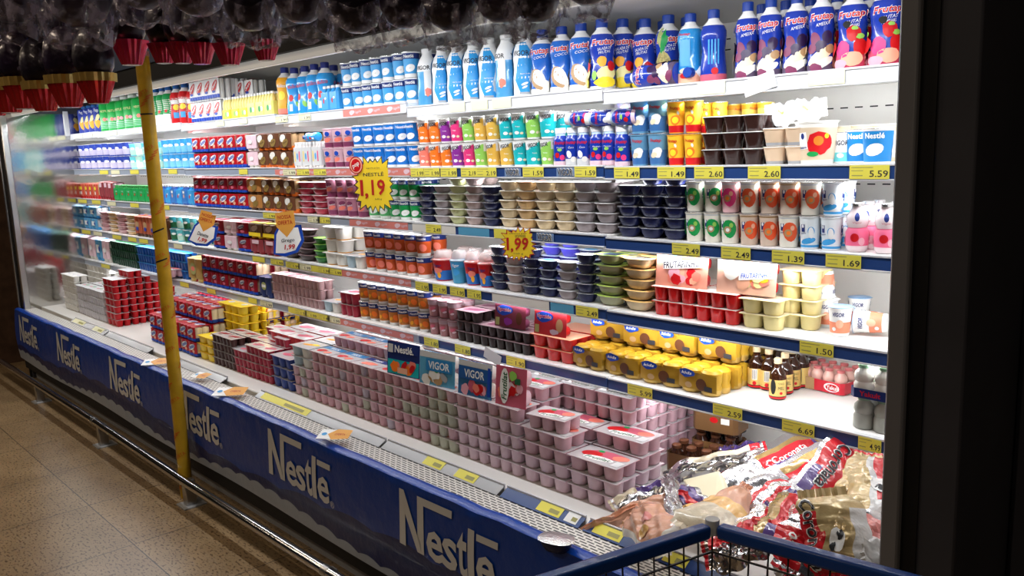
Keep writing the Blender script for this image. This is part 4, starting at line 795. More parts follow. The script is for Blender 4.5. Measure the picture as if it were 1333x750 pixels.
blk('B', ['skyc'], 207, 249, 5, 2, 38, 'light blue yoghurt cup', 2)
blk('B', ['aqua', 'mintc'], 165, 206, 5, 2, 34, 'pale green yoghurt cup', 2)
blk('B', ['navyc'], 99, 164, 8, 2, 33, 'dark blue yoghurt cup', 2)
# ---- third shelf
blk('C', ['pet_pink'], 1090, 1166, 2, 1, 67, 'clear bottle of pink yoghurt drink', 3, cap=.86)
blk('C', [['bat_green', 'bat_green', 'bat_green', 'bat_red2', 'bat_red2', 'bat_red', 'bat_blue', 'bat_blue'], ['bat_green', 'bat_green', 'bat_pink', 'bat_red', 'bat_red2', 'bat_red2', 'bat_red', 'bat_blue']], 886, 1090, 8, 2, 86,
    ['cream fruit cup'], 2)
blk('C', ['bw_navy'], 798, 888, 3, [5, 6, 6], 84, 'dark navy dessert bowl', 2)
blk('C', ['bw_cream', 'bw_orange', 'bw_cream', 'bw_cream', 'bw_grey', 'bw_grey'], 645, 797, 6, 5, 64, ['cream dessert bowl', 'orange dessert bowl', 'pale cream dessert bowl', 'light cream dessert bowl', 'grey dessert bowl', 'dull grey dessert bowl'], 2)
blk('C', ['bw_navy', 'bw_grey', 'bw_green', 'bw_pinkg', 'bw_navy'], 541, 644, 5, [5, 5, 6, 6, 5], 60, ['navy dessert bowl', 'mauve grey dessert bowl', 'pale green dessert bowl', 'pink grey dessert bowl', 'dark blue dessert bowl'], 2)
blk('C', ['nat_green'], 500, 541, 3, 2, 54, 'green and navy yoghurt cup', 2)
blk('C', ['nat_grnw'], 472, 500, 2, 2, 52, 'pale green and white cup', 2)
blk('C', ['plum_cup'], 420, 472, 4, 2, 49, 'plum red cereal yoghurt cup', 2)
blk('C', ['bw_red'], 384, 421, 2, 5, 42, 'red dessert bowl', 2)
blk('C', ['k_brown'], 341, 384, 3, 2, 43, 'brown mousse multipack', 2)
blk('C', ['k_bronze'], 323, 341, 1, 2, 42, 'bronze mousse multipack', 2)
blk('C', [['k_red'], ['k_redd']], 252, 322, 6, 2, 40, 'dark red kids multipack', 2)
blk('C', ['m_blue2', 'm_blue'], 206, 250, 6, 1, 26, 'blue four pack', 1)
blk('C', ['m_green'], 147, 205, 7, 1, 22, 'green six pack of drinks', 1)
blk('C', ['k_pb'], 128, 147, 3, 1, 24, 'pink and brown snack pack', 1)
blk('C', ['k_ry'], 98, 127, 5, 1, 20, 'red and yellow yoghurt pack', 1)
# ---- fourth shelf
one('D', 'vigor_fr', 1093, 421, 'white and coral cup with blue lid in front', h=.082, y=D + .10)
one('D', 'vigor_fr2', 1076, 414, 'white and coral cup with white lid behind', h=.082, y=D + .185)
o = one('D', 'vigor_fr2', 1074, 414, 'white cup turned upside down on another cup', h=.078, y=D + .185, dz=.162); o.rotation_euler = (PI, 0, .8)
o = one('D', 'vigor_fr', 1140, 414, 'white and coral cup lying on its side, right end', h=.085, y=D + .16); o.rotation_euler = (0, -PI / 2 - .0, .25); o.location.z += .036; o.location.x += .03
one('D', 'vigor_fr', 1118, 406, 'blue lidded cup standing behind the lying cup', h=.08, y=D + .27)
blk('D', ['t_yel'], 959, 1013, 1, 2, 41, 'pale yellow jelly tray in front', 1)
blk('D', ['t_yel'], 1010, 1062, 1, 4, 80, 'pale yellow jelly tray in taller stack', 1, dy=.07)
blk('D', ['t_redy'], 846, 958, 2, 2, 41, 'deep red jelly tray', 2)
blk('D', ['bw_gtab', 'bw_otab'], 770, 842, 2, 5, 70, ['green rimmed dessert bowl', 'orange rimmed dessert bowl'], 2)
blk('D', ['bw_navy', 'bw_pinkg', 'bw_navy', 'bw_navy_l', 'bw_grey', 'bw_navy'], 633, 769, 6, [5, 4, 5, 4, 4, 5], 62, ['navy dessert bowl', 'pink grey dessert bowl', 'black blue dessert bowl', 'blue lidded dessert bowl', 'mauve grey dessert bowl', 'dark navy dessert bowl'], 1)
blk('D', ['bw_navy_l', 'bw_navy', 'bw_blue', 'bw_blue', 'bw_navy_l'], 655, 775, 5, [6, 6, 6, 6, 5], 72, 'violet blue bowl behind', 1, dy=.10)
blk('D', ['topping2', 'topping', 'topping'], 579, 633, 3, 1, 46, ['blue cup with clear domed topping', 'red and blue domed cup', 'red domed cup with cereal topping'], 2)
blk('D', ['topping'], 552, 578, 1, 1, 42, 'red domed cup beside the orange cups', 2)
blk('D', ['carrot2'], 470, 550, 6, 2, 56, 'orange red cup with navy band', 2)
blk('D', ['t_wor'], 419, 446, 1, 3, 52, 'white and orange yoghurt tray', 1)
blk('D', ['t_bluew'], 446, 469, 1, 1, 17, 'blue and white yoghurt tray beside orange cups', 1)
blk('D', ['bw_grn2', 'bw_grn2'], 405, 419, 1, 4, 34, 'green dessert bowl', 1)
blk('D', ['bw_dark'], 362, 404, 2, 5, 42, 'dark brown dessert bowl', 1)
blk('D', [['k_pb'], ['k_brny']], 325, 361, 2, 2, 42, 'brown and yellow multipack', 1)
blk('D', ['k_redd', 'k_white', 'k_redd'], 276, 325, 3, 2, 40, ['dark red multipack', 'white backed multipack', 'red and navy multipack'], 2)
blk('D', ['steel', 'aqua'], 217, 262, 5, 2, 34, 'turquoise yoghurt cup', 2)
blk('D', ['k_rbr'], 174, 215, 4, 1, 29, 'red brown dessert pack', 1)
blk('D', ['bw_pk', 'bw_orange'], 128, 173, 4, 5, 26, 'brown and pink dessert bowl', 1)
blk('D', ['k_bwh'], 100, 127, 3, 2, 30, 'blue and white carton', 1)
# ---- fifth shelf
blk('E', [['m_kef2'], ['m_kef']], 1103, 1160, 1, 2, 92, ['grey bottle pack with green caps'], 1)
one('E', 'm_yak', 1080, 512, 'red wrapped pack of small pink bottles, fifth shelf', h=.074, rz=-.12)
TN = [(951, 493, 'b', 'furthest left'), (965, 503, 'b', 'second from left'), (983, 507, 'b', 'third from left'), (999, 510, 'b', 'fourth from left'), (1011, 522, '', 'nearest the shelf front'), (1020, 515, '', 'just behind the nearest bottle'), (1030, 509, '', 'third from the right'), (1041, 506, 'b', 'second from the right'), (1051, 500, '', 'furthest right'), (985, 494, '', 'in the back row left'), (1012, 498, 'b', 'in the back row middle')]
for px, py, k, ds in TN: one('E', 'tonic_b' if k else 'tonic', px, py, 'brown glass syrup bottle with beige cap, ' + ds, hpx=57, grp='syrup bottles on the fifth shelf')
blk('E', ['k_mini'], 742, 935, 4, 2, 70, 'yellow drink multipack', 3, jit=.8, rowlev=[[1, 1, 1, 1], [2, 2, 2, 2], [2, 2, 2, 2]])
blk('E', ['t_brt'], 689, 743, 1, 2, 34, 'bright red dessert tray', 2)
blk('E', ['t_dkch'], 592, 688, 3, [3, 2, 2], 45, 'dark brown dessert tray', 2)
blk('E', ['plum_glass'], 553, 591, 3, 2, 50, 'plum coloured dessert cup', 2)
blk('E', ['carrot'], 463, 552, 7, 2, 54, 'orange carrot cup with navy band', 2)
blk('E', ['t_crim'], 440, 462, 1, 2, 32, 'crimson yoghurt tray beside orange cups', 1)
blk('E', ['t_bluew'], 418, 439, 1, 1, 15, 'small blue and yellow tray', 1)
blk('E', ['t_boat'], 353, 417, 4, 3, 38, 'pink boat shaped tray', 2)
blk('E', ['k_dkbl'], 336, 352, 1, 1, 30, 'dark blue multipack', 1)
blk('E', ['k_redd'], 263, 335, 6, 2, 43, 'dark red kids multipack', 2)
blk('E', ['k_gold'], 243, 262, 1, 1, 34, 'gold yoghurt multipack with green print', 1)
blk('E', ['t_blu'], 178, 242, 6, 3, 34, 'bright blue yoghurt tray', 1)
blk('E', ['t_dkg'], 143, 177, 4, 3, 32, 'dark green yoghurt tray', 1)
blk('E', ['k_bwh', 'k_white'], 106, 142, 4, 1, 30, 'pale printed yoghurt pack', 1)
# ---- bottom deck
blk('G', ['t_red'], 137, 152, 1, 7, 66, 'red pudding tray in tall tower', 4, rowlev=[7, 8, 7, 8], cap=1.0)
blk('G', ['t_whitel'], 101, 136, 4, 4, 42, 'lilac white yoghurt tray', 2)
blk('G', ['t_white'], 83, 100, 3, 6, 50, 'white yoghurt tray', 1)
blk('G', ['t_white'], 110, 140, 3, 6, 52, 'white tray behind lilac trays', 1, dy=.25)
blk('G', ['k_red'], 196, 256, 6, 2, 42, 'red and blue kids multipack', 4, rowlev=[2, 3, 3, 4])
blk('G', ['k_redd'], 262, 350, 8, 3, 60, 'dark red multipack at the back', 2, dy=.32, rowlev=[3, 3])
blk('G', ['t_yell'], 257, 277, 1, 3, 34, 'amber dessert tray in front', 1)
blk('G', ['t_yell'], 286, 318, 2, 6, 70, 'yellow dessert tray', 3, dy=.17)
blk('G', ['t_choc'], 276, 304, 2, 4, 44, 'dark chocolate tray with silver lid', 2)
blk('G', ['t_crim'], 304, 352, 3, [3, 4, 4], 46, 'crimson yoghurt tray', 3, rowlev=[None, [4, 4, 5], [5, 5, 5]])
blk('G', ['t_navy'], 352, 379, 1, 3, 46, 'navy yoghurt tray with silver lid', 1)
blk('G', ['t_carm'], 352, 400, 2, 5, 62, 'carmine tray with silver lid', 2, dy=.12)
blk('G', [['t_mix'], ['t_rl'], ['t_mix'], ['t_bluew'], ['t_bluew']], 380, 405, 1, 5, 72, 'striped yoghurt tray at blue stack', 2)
WLK = [['t_rose', 't_mix', 't_rose', 't_rl', 't_rose', 't_cel', 't_lilac', 't_lilac'], ['t_rl', 't_rose', 't_mix', 't_rose', 't_rose', 't_mix', 't_lilac', 't_lilac'], ['t_mix', 't_rose', 't_rl', 't_rose', 't_cel', 't_cel', 't_lilac', 't_lilac'], ['t_rose', 't_rl', 't_rose', 't_mix', 't_rose', 't_cel', 't_lilac', 't_lilac'], ['t_rose', 't_rose', 't_rl', 't_rose', 't_rose', 't_mix', 't_pink', 't_pink']]
blk('G', WLK, 406, 676, 8, 5, 0, 'pink yoghurt tray in long wall', 3, rowlev=[5, 6, 6], levh=.0468, jit=.02, yj=.002)
blk('G', [['t_lilac'], ['t_lilac'], ['t_pink']], 677, 803, 2, 3, 0, 'pale pink tray at the corner', 2, rowlev=[[4, 3], [4, 4]], levh=.0468, jit=.02, yj=.002)
blk('G', ['t_pink'], 688, 822, 3, 6, 0, 'pale pink tray of rear stack', 4, dy=.225, levh=.0468, jit=.02, yj=.002)
place(PR['t_pink'], (PX(722, 1.90, .75), 1.90, ZD + 4 * .0472 + .001), 'pale pink tray lying askew on top of the corner stack', None, .12, 1.12, 1.12, 1.05)
place(PR['t_pink'], (PX(243, 2.2, .9), 2.1, ZD + 4 * .0875), 'pale pink tray lying on top of red multipacks', None, .05, 1.5, 1.2, 1.1)
zt = ZD + 5 * .0472 + .001
for k_, px, yy, ds, sw, rz in (('u_nestle', 524, 1.852, 'upright tray with orange fruit and blue maker name', 1.28, .10), ('u_vigor', 568, 1.852, 'upright blue tray with coconuts and white letters', 1.22, .12), ('u_vigor2', 617, 1.852, 'upright blue tray with red fruit and white letters', 1.12, .06), ('u_frutilat', 664, 1.856, 'upright strawberry tray with green vertical name', 1.05, .10)):
    place(PR[k_], (PX(px, yy, .83), yy, zt), ds, 'upright trays on the pink wall', rz, sw, .75, 1.12, rx=-.10)
zt = zrow('D', -1.3) + .0012 + 2 * HH(41, 900, 2.12) / 2
for k_, px, ds, rz in (('u_frutap', 886, 'upright fruit dessert pack with red pots, left one', .05), ('u_frutap2', 970, 'upright fruit dessert pack with pale print, right one', .08)):
    place(PR[k_], (PX(px, 2.15, 1.2), 2.15, zt), ds, 'upright packs on the red jelly trays', rz, 1.1, .7, 1.05, rx=-.12)
za_ = zrow('E', -1.8) + .0012 + HH(34, 716, 2.12)
place(PR['u_vz_rd'], (PX(716, 2.14, .95), 2.14, za_), 'red upright kids dessert pack with blue name patch', None, .05, 1.0, .7, .98, rx=-.10)
place(PR['u_vz_dk'], (PX(664, 2.14, .95), 2.14, za_), 'dark upright kids dessert pack with blue name patch', None, .05, 1.05, .7, .98, rx=-.10)
# trays wholly behind others: one mass
b = MB()
for ks, X, y, z, sx, sy, sz in MASS:
    P = PR[ks]; nx = 3 if P.w > .12 else 2
    for i in range(nx):
        for j in range(2):
            cx, cy = X + (i - (nx - 1) / 2) * P.w / nx * sx, y + (j - .5) * P.d / 2 * sy; r0, r1 = .014 * sx, .020 * sx
            b.add([(cx + q * r, cy + w_ * r, zz) for r, zz in ((r0, z), (r1, z + P.h * sz * .93)) for q, w_ in ((-1, -1), (1, -1), (1, 1), (-1, 1))], [(3, 2, 1, 0), (0, 1, 5, 4), (1, 2, 6, 5), (2, 3, 7, 6), (3, 0, 4, 7)], pp)
    b.box(X - P.w / 2 * sx, X + P.w / 2 * sx, y - P.d / 2 * sy, y + P.d / 2 * sy, z + P.h * sz * .93, z + P.h * sz * .98, LIDW)
o = obj('stacked_yoghurt_trays', b); tag(o, 'mass of pink yoghurt trays stacked behind the front rows on deck', 'trays'); o['kind'] = 'stuff'
# ================================================================ loose bottles
def lying(key, row, px, y, s, ry, rx, rz, label, dz=0, grp=None):
    P = PR[key]; X = PX(px, y, zrow(row, -1)); z = zrow(row, X) + P.w / 2 * s + dz + .001
    return place(P, (X, y, z), label, grp, rz, s, s, s, rx, ry)
lying('f_back', 'A', 934, D + .215, .9, 0, PI / 2, .1, 'blue bottle lying with its cap towards the shopper')
lying('f_plum', 'A', 883, D + .045, .92, -PI / 2, 0, .02, 'blue plum bottle lying flat along the shelf front')
zt = 2 * 0 + .128
lying('f_small', 'B', 776, D + .05, .9, -PI / 2, 0, .15, 'small bottle lying on top, white cap at left', dz=zt)
lying('f_small2', 'B', 806, D + .06, .9, -PI / 2, 0, .35, 'second small bottle lying on top of others', dz=zt)
lying('f_small', 'B', 832, D + .045, .9, -PI / 2, 0, .1, 'dark small bottle lying on top beside grey cups', dz=zt)
lying('molico', 'B', 418, D + .05, .62, -PI / 2, 0, .05, 'light blue bottle lying on the white bottle packs', dz=.125)
# ================================================================ price tags and strips
def tagmesh(w_, h_, price, col):
    b = MB(); b.box(-w_ / 2, w_ / 2, -.0008, 0, -h_ / 2, h_ / 2, col)
    f = frontf(-.0011)
    if price:
        b.art(text(price, w_ * .46, h_ * .48, 0, .012, w_ * .24, -h_ * .12), f, 'ink')
        b.art(rect(w_ * .55, h_ * .05, -w_ * .18, h_ * .34), f, mat('ink_soft', (.35, .33, .12), .5)); b.art(rect(w_ * .30, h_ * .05, -w_ * .30, h_ * .10), f, 'ink_soft')
        b.art(rect(w_ * .28, h_ * .07, -w_ * .30, -h_ * .25), f, 'ink_soft')
    return b.mesh('price_tag')
TG = {}
def ptag(row, px, wpx, price, label, col='label_yellow', hk=1.0, tilt=0, dzz=0):
    X0, X1 = PX(px - wpx / 2, D, zrow(row, -2)), PX(px + wpx / 2, D, zrow(row, -2)); w_ = X1 - X0; X = (X0 + X1) / 2
    z = zrow(row, X) - .016
    k = (round(w_, 2), price, col, hk)
    if k not in TG: TG[k] = tagmesh(w_, .034 * hk, price, col)
    o = link(bpy.data.objects.new('price_tag', TG[k])); o.location = (X, D - .0155, z - .002 + dzz); o.rotation_euler = (0, tilt, 0)
    tag(o, label, 'price tag', 'price tags on the ' + SHN[row])
for row, px, wpx, pr, lb in (
    ('B', 820, 33, '1.49', 'yellow price tag 1.49 below the grey blue cups'), ('B', 878, 35, '1.49', 'yellow price tag 1.49 below the orange cups'), ('B', 927, 38, '2.60', 'yellow price tag 2.60 below chocolate pots'),
    ('B', 999, 42, '2.60', 'yellow price tag 2.60 below beige pots'), ('B', 1136, 52, '5.59', 'yellow price tag 5.59 below the large blue cups'), ('B', 766, 28, '1.59', 'yellow price tag 1.59 below small blue bottles'),
    ('B', 698, 27, '1.59', 'yellow price tag 1.59 below teal cups'), ('B', 637, 26, '2.19', 'yellow price tag 2.19 below mustard cups'), ('B', 614, 20, '2.19', 'yellow price tag 2.19 below green cups'), ('B', 588, 21, '1.99', 'yellow price tag 1.99 below pink cups'), ('B', 566, 20, '1.99', 'yellow price tag 1.99 below orange cups'), ('B', 547, 17, '1.99', 'yellow price tag at second shelf module joint'),
    ('C', 897, 36, '2.49', 'yellow price tag 2.49 below navy bowls and coconut cups'), ('C', 962, 38, '2.49', 'yellow price tag 2.49 below brown fruit cups'), ('C', 1030, 42, '1.39', 'yellow price tag 1.39 below red fruit cups'), ('C', 1102, 46, '1.69', 'yellow price tag 1.69 below pink drink bottles'),
    ('C', 568, 20, '2.49', 'yellow price tag 2.49 below grey bowls'), ('C', 655, 16, '', 'small yellow tag tucked behind the starburst sign'),
    ('D', 768, 28, '2.49', 'yellow price tag 2.49 below dark bowls'), ('D', 1067, 44, '1.50', 'yellow price tag 1.50 on the fourth shelf'), ('D', 553, 17, '1.95', 'yellow price tag 1.95 below lone domed cup'), ('D', 576, 18, '1.95', 'yellow price tag 1.95 left of two alike'), ('D', 599, 18, '1.95', 'yellow price tag 1.95 middle below domed cups'), ('D', 621, 18, '1.95', 'yellow price tag 1.95 right below domed cups'),
    ('E', 837, 32, '5.99', 'yellow price tag 5.99 below the yellow packs'), ('E', 951, 38, '2.59', 'yellow price tag 2.59 below the empty shelf part'), ('E', 1043, 42, '6.69', 'yellow price tag 6.69 below the syrup bottles'), ('E', 1136, 30, '4.99', 'yellow price tag at the right end of fifth shelf'), ('E', 675, 24, '1.90', 'yellow price tag below dark kids pack'), ('E', 606, 20, '1.80', 'yellow price tag below dark brown trays'), ('E', 565, 20, '1.80', 'yellow price tag below plum dessert cups'),
    ('A', 930, 36, '', 'pale price tag below the lying bottle'), ('A', 1080, 48, '', 'pale price tag below red berry bottles')):
    ptag(row, px, wpx, pr, lb, 'label_pale' if row == 'A' else 'label_yellow')
ptag('A', 993, 42, '', 'blank white card on the top shelf edge', 'white', 1.3, -.25); ptag('E', 645, 22, '', 'blank grey card on the fifth shelf edge', 'ltgrey', 1.3, .3)
for px, w_, lb in ((599, 20, 'first'), (628, 22, 'second'), (657, 24, 'third')): ptag('A', px, w_, '', lb + ' yellow tag below the tall white bottles', 'label_pale')
k = 0
for row, lst in dict(A=(105, 118, 150, 178, 290, 320, 370, 400), B=(92, 138, 153, 178, 228, 320, 380, 398, 420), C=(110, 128, 148, 178, 218, 354, 412, 425), D=(98, 115, 130, 155, 175, 190, 235, 340, 364, 385, 400, 425, 440), E=(140, 166, 181, 243, 278, 332, 350, 395, 408, 425, 438)).items():
    for j, px in enumerate(lst):
        ptag(row, px, 11 if px < 340 else 16, '1.99' if px > 340 else '', f'small yellow tag, {SHN[row]} edge, {ordn(j, len(lst))} of far ones'.replace('from left of', 'from left among'), 'label_pale' if (row == 'A' or j % 4 == 2) else 'label_yellow', .8)
def strip(row, pxa, pxb, col, label, words=None, wc='palepink'):
    X0, X1 = PX(pxa, D, zrow(row, -2)), PX(pxb, D, zrow(row, -2)); z = zrow(row, (X0 + X1) / 2) - .018; b = MB(); b.box(X0, X1, D - .0140, D - .0128, z - .016, z + .014, col)
    if words:
        n = max(1, int((X1 - X0) / .13))
        for i in range(n):
            cx = X0 + (i + .5) * (X1 - X0) / n
            b.art(disc(.04, .02, cx, 0, .1, wob=.2), lambda u, v: (u, D - .0142, z + v), wc); b.art(text(words, .045, .014, .2, .02, cx + .05, 0, .1), lambda u, v: (u, D - .0143, z + v), wc)
    tag(obj('shelf_strip', b), label, 'shelf strip')
strip('A', 450, 524, 'strip_pink', 'pink promotional strip on the top shelf edge', 'Iogurte'); strip('B', 361, 545, 'strip_pink', 'pink promotional strip on the second shelf edge', 'Iogurte')
strip('C', 458, 534, 'strip_pink', 'pink promotional strip on the third shelf edge', 'Iogurte'); strip('D', 446, 538, 'strip_pink', 'pink promotional strip on the fourth shelf edge', 'Iogurte')
strip('E', 442, 541, 'strip_pink', 'pink promotional strip on the fifth shelf edge', 'Iogurte')
strip('C', 540, 596, 'offwhite', 'white paper strip on the third shelf edge'); strip('C', 600, 640, mat('stripblue', (.10, .35, .55), .4), 'light blue strip on the third shelf edge', '', None)
strip('D', 644, 718, 'offwhite', 'white paper strip on the fourth shelf edge'); strip('D', 720, 750, 'stripblue', 'light blue strip on the fourth shelf edge')
strip('D', 375, 444, 'label_yellow', 'yellow price strip on the fourth shelf edge'); strip('E', 378, 440, 'label_yellow', 'yellow price strip on the fifth shelf edge')
for row, px, lb in (('B', 671, 'first'), ('B', 740, 'second'), ('C', 713, 'third')):
    X = PX(px, D, zrow(row, -2)); z = zrow(row, X) - .018; b = MB(); b.box(X - .042, X + .042, D - .0150, D - .0142, z - .015, z + .013, mat('vgstrip', (.20, .30, .50), .4))
    b.art(text('VIGOR', .074, .026, 0, .03, X, 0), lambda u, v: (u, D - .0165, z + v), 'offwhite'); b.art(text('VIGOR', .07, .020, 0, .01, X, 0), lambda u, v: (u, D - .0185, z + v), 'ink')
    tag(obj('name_card', b), lb + ' dark lettered name card on a blue shelf edge', 'card')
X = PX(612, 1.705, .57)
for px, w_, c_, lb in ((565, 24, 'label_yellow', 'yellow tag on clear deck holder, left one'), (607, 26, 'label_yellow', 'yellow tag on clear deck holder, right one'), (716, 30, 'label_yellow', 'yellow tag on the blue deck holder'), (745, 16, 'white', 'white tag beside the yellow tag on deck'), (792, 36, 'label_yellow', 'yellow tag on the deck holder below sausages'), (880, 30, 'label_yellow', 'yellow tag behind the shopping cart wires'), (103, 14, 'label_pale', 'pale tag on deck edge near left end'), (128, 12, 'label_pale', 'pale tag on deck edge before red tower'), (372, 60, 'label_yellow', 'long yellow tag on the red ended holder')):
    X0, X1 = PX(px - w_ / 2, 1.714, .56), PX(px + w_ / 2, 1.714, .56); b = MB()
    b.add([(X0, 1.700, .5545), (X1, 1.700, .5545), (X1, 1.729, .5725), (X0, 1.729, .5725)], [(0, 1, 2, 3)], c_)
    b.add([(X0 + (X1 - X0) * q, y, z) for q, y, z in ((.5, 1.706, .5588), (.9, 1.706, .5588), (.9, 1.718, .5663), (.5, 1.718, .5663))], [(0, 1, 2, 3)], 'ink_soft')
    tag(obj('price_tag', b), lb, 'price tag', 'price tags on the deck edge')
# ---------------- starburst and hanging cards
def sign(name, label, px, py, y, rz, parts, tilt=0, rx=0, sc_=.84):
    p = at(px, py, y); b = MB()
    for k, (a_, mm) in enumerate(parts): b.art(a_, lambda u, v, k=k: (u, -.0012 - .0009 * k, v), mm)
    b.art(parts[0][0], lambda u, v: (-u * -1, .001, v), 'offwhite')
    o = obj(name, b, None, p, (rx, tilt, rz)); o.scale = (sc_,) * 3; return tag(o, label, 'sign')
yl = mat('sign_yellow', (.85, .60, .03), .45); rd = mat('sign_red', (.45, .02, .015), .45)
sign('price_sign', 'yellow starburst sign reading 1,19 with red round badge', 487, 240, D - .055, .72, [(burst(.085, .108, 22, 1, 1.35, 3), 'ink'), (burst(.080, .100, 22, 1, 1.35, 3), yl), (text('NESTLÉ', .105, .022, 0, .01, 0, .052), 'ink'), (text('1', None, .080, 0, .02, -.064, -.016), rd), (text(',', None, .030, 0, .03, -.040, -.058), rd), (text('19', .070, .080, 0, .02, .022, -.016), rd), (text('iogurte polpa', .07, .009, 0, 0, 0, .082), 'ink'), (text('540 g', .035, .010, 0, 0, .02, -.075), 'ink'),
    (disc(.072, .088, -.085, .098, 0, 18), rd), (disc(.062, .078, -.085, .098, 0, 18), 'salmon'), (disc(.050, .065, -.085, .098, 0, 18), 'red'), (text('pop', .04, .022, .2, .02, -.085, .096, .5), 'offwhite')])
sign('price_sign', 'yellow starburst sign reading 1,99 on the shelf edge', 675, 318, D - .04, .62, [(burst(.060, .078, 20, 1, .92, 5), rd), (burst(.055, .072, 20, 1, .92, 5), yl), (text('1', None, .054, 0, .02, -.046, .002), rd), (text(',', None, .02, 0, .03, -.028, -.026), rd), (text('99', .060, .054, .1, .02, .014, .002), rd), (text('sobremesa grego', .075, .009, .1, 0, 0, .046), 'ink'), (text('cremosa', .045, .009, .1, 0, .01, .035), 'ink'), (text('100 g', .04, .008, 0, 0, 0, -.04), 'ink')])
def card(label, px, py, y, rz, tilt, s, word):
    sign('hanging_card', label, px, py, y, rz, [(([(x * s, z * s) for x, z in ((-.07, -.09), (-.02, -.105), (.04, -.09), (.075, -.04), (.07, .03), (.035, .03), (.0, -.01), (-.035, .03), (-.055, .0))], [tuple(range(9))]), 'royal'),
        (([(x * s, z * s) for x, z in ((-.06, -.086), (-.02, -.09), (.03, -.08), (.062, -.036), (.055, .02), (.032, .02), (.0, -.02), (-.03, .02), (-.046, -.005))], [tuple(range(9))]), 'white'),
        (([(x * s, z * s) for x, z in ((-.04, .09), (.045, .095), (.045, .03), (.0, -.02), (-.042, .03))], [tuple(range(5))]), mat('card_orange', (.72, .34, .06), .45)),
        (text('NOSSA', .06 * s, .016 * s, 0, .01, 0, .07 * s), 'sign_red'), (text('OFERTA', .066 * s, .018 * s, 0, .01, 0, .045 * s), 'sign_red'), (text(word, .06 * s, .02 * s, .2, .01, .004, -.035 * s), 'ink'), (text('1,99', .05 * s, .026 * s, .2, .03, .01, -.065 * s), 'sign_red')], tilt)
card('white and orange hanging offer card with cursive word, right one', 373, 303, D - .05, .75, -.05, 1.35, 'Grego')
card('white and orange hanging offer card with cursive word, left one', 266, 297, D - .05, .8, .35, 1.3, 'Danette')
def flat(label, px, py, z, rz, s, parts_col=('white', 'card_orange')):
    v = ray(px, py); t = (z - CZ) / v.z; b = MB()
    b.box(-.09 * s, .03 * s, -.05 * s, .05 * s, 0, .0012, 'white'); b.add([(x * s, y * s, .002) for x, y in ((.0, -.055), (.09, -.04), (.085, .05), (.0, .055), (-.04, 0))], [(0, 1, 2, 3, 4)], 'card_orange')
    b.art(text('OFERTA', .06 * s, .02 * s, 0, .01, .03 * s, 0), topf(.0025), 'sign_red'); b.art(disc(.03 * s, .03 * s, -.06 * s, 0), topf(.0022), 'sky')
    tag(obj('offer_card', b, None, (v.x * t, v.y * t, z), (.18, 0, rz)), label, 'card')
flat('offer card lying on deck edge left of the yellow pole', 204, 471, .572, .9, .8); flat('offer card lying on grille right of the yellow pole', 300, 510, .575, .7, .85); flat('offer card lying on the banner edge below pink pots', 436, 566, .585, .6, .72)
p = at(262, 489, 1.68); flat('small offer card at deck edge near pole', 262, 489, .573, .2, .6)
v = ray(724, 694); t = (.60 - CZ) / v.z
place(PR['bw_navy'], (v.x * t, v.y * t, .549), 'navy dessert bowl fallen on the air grille', None, .3, 1.0, 1.0, 1.0)
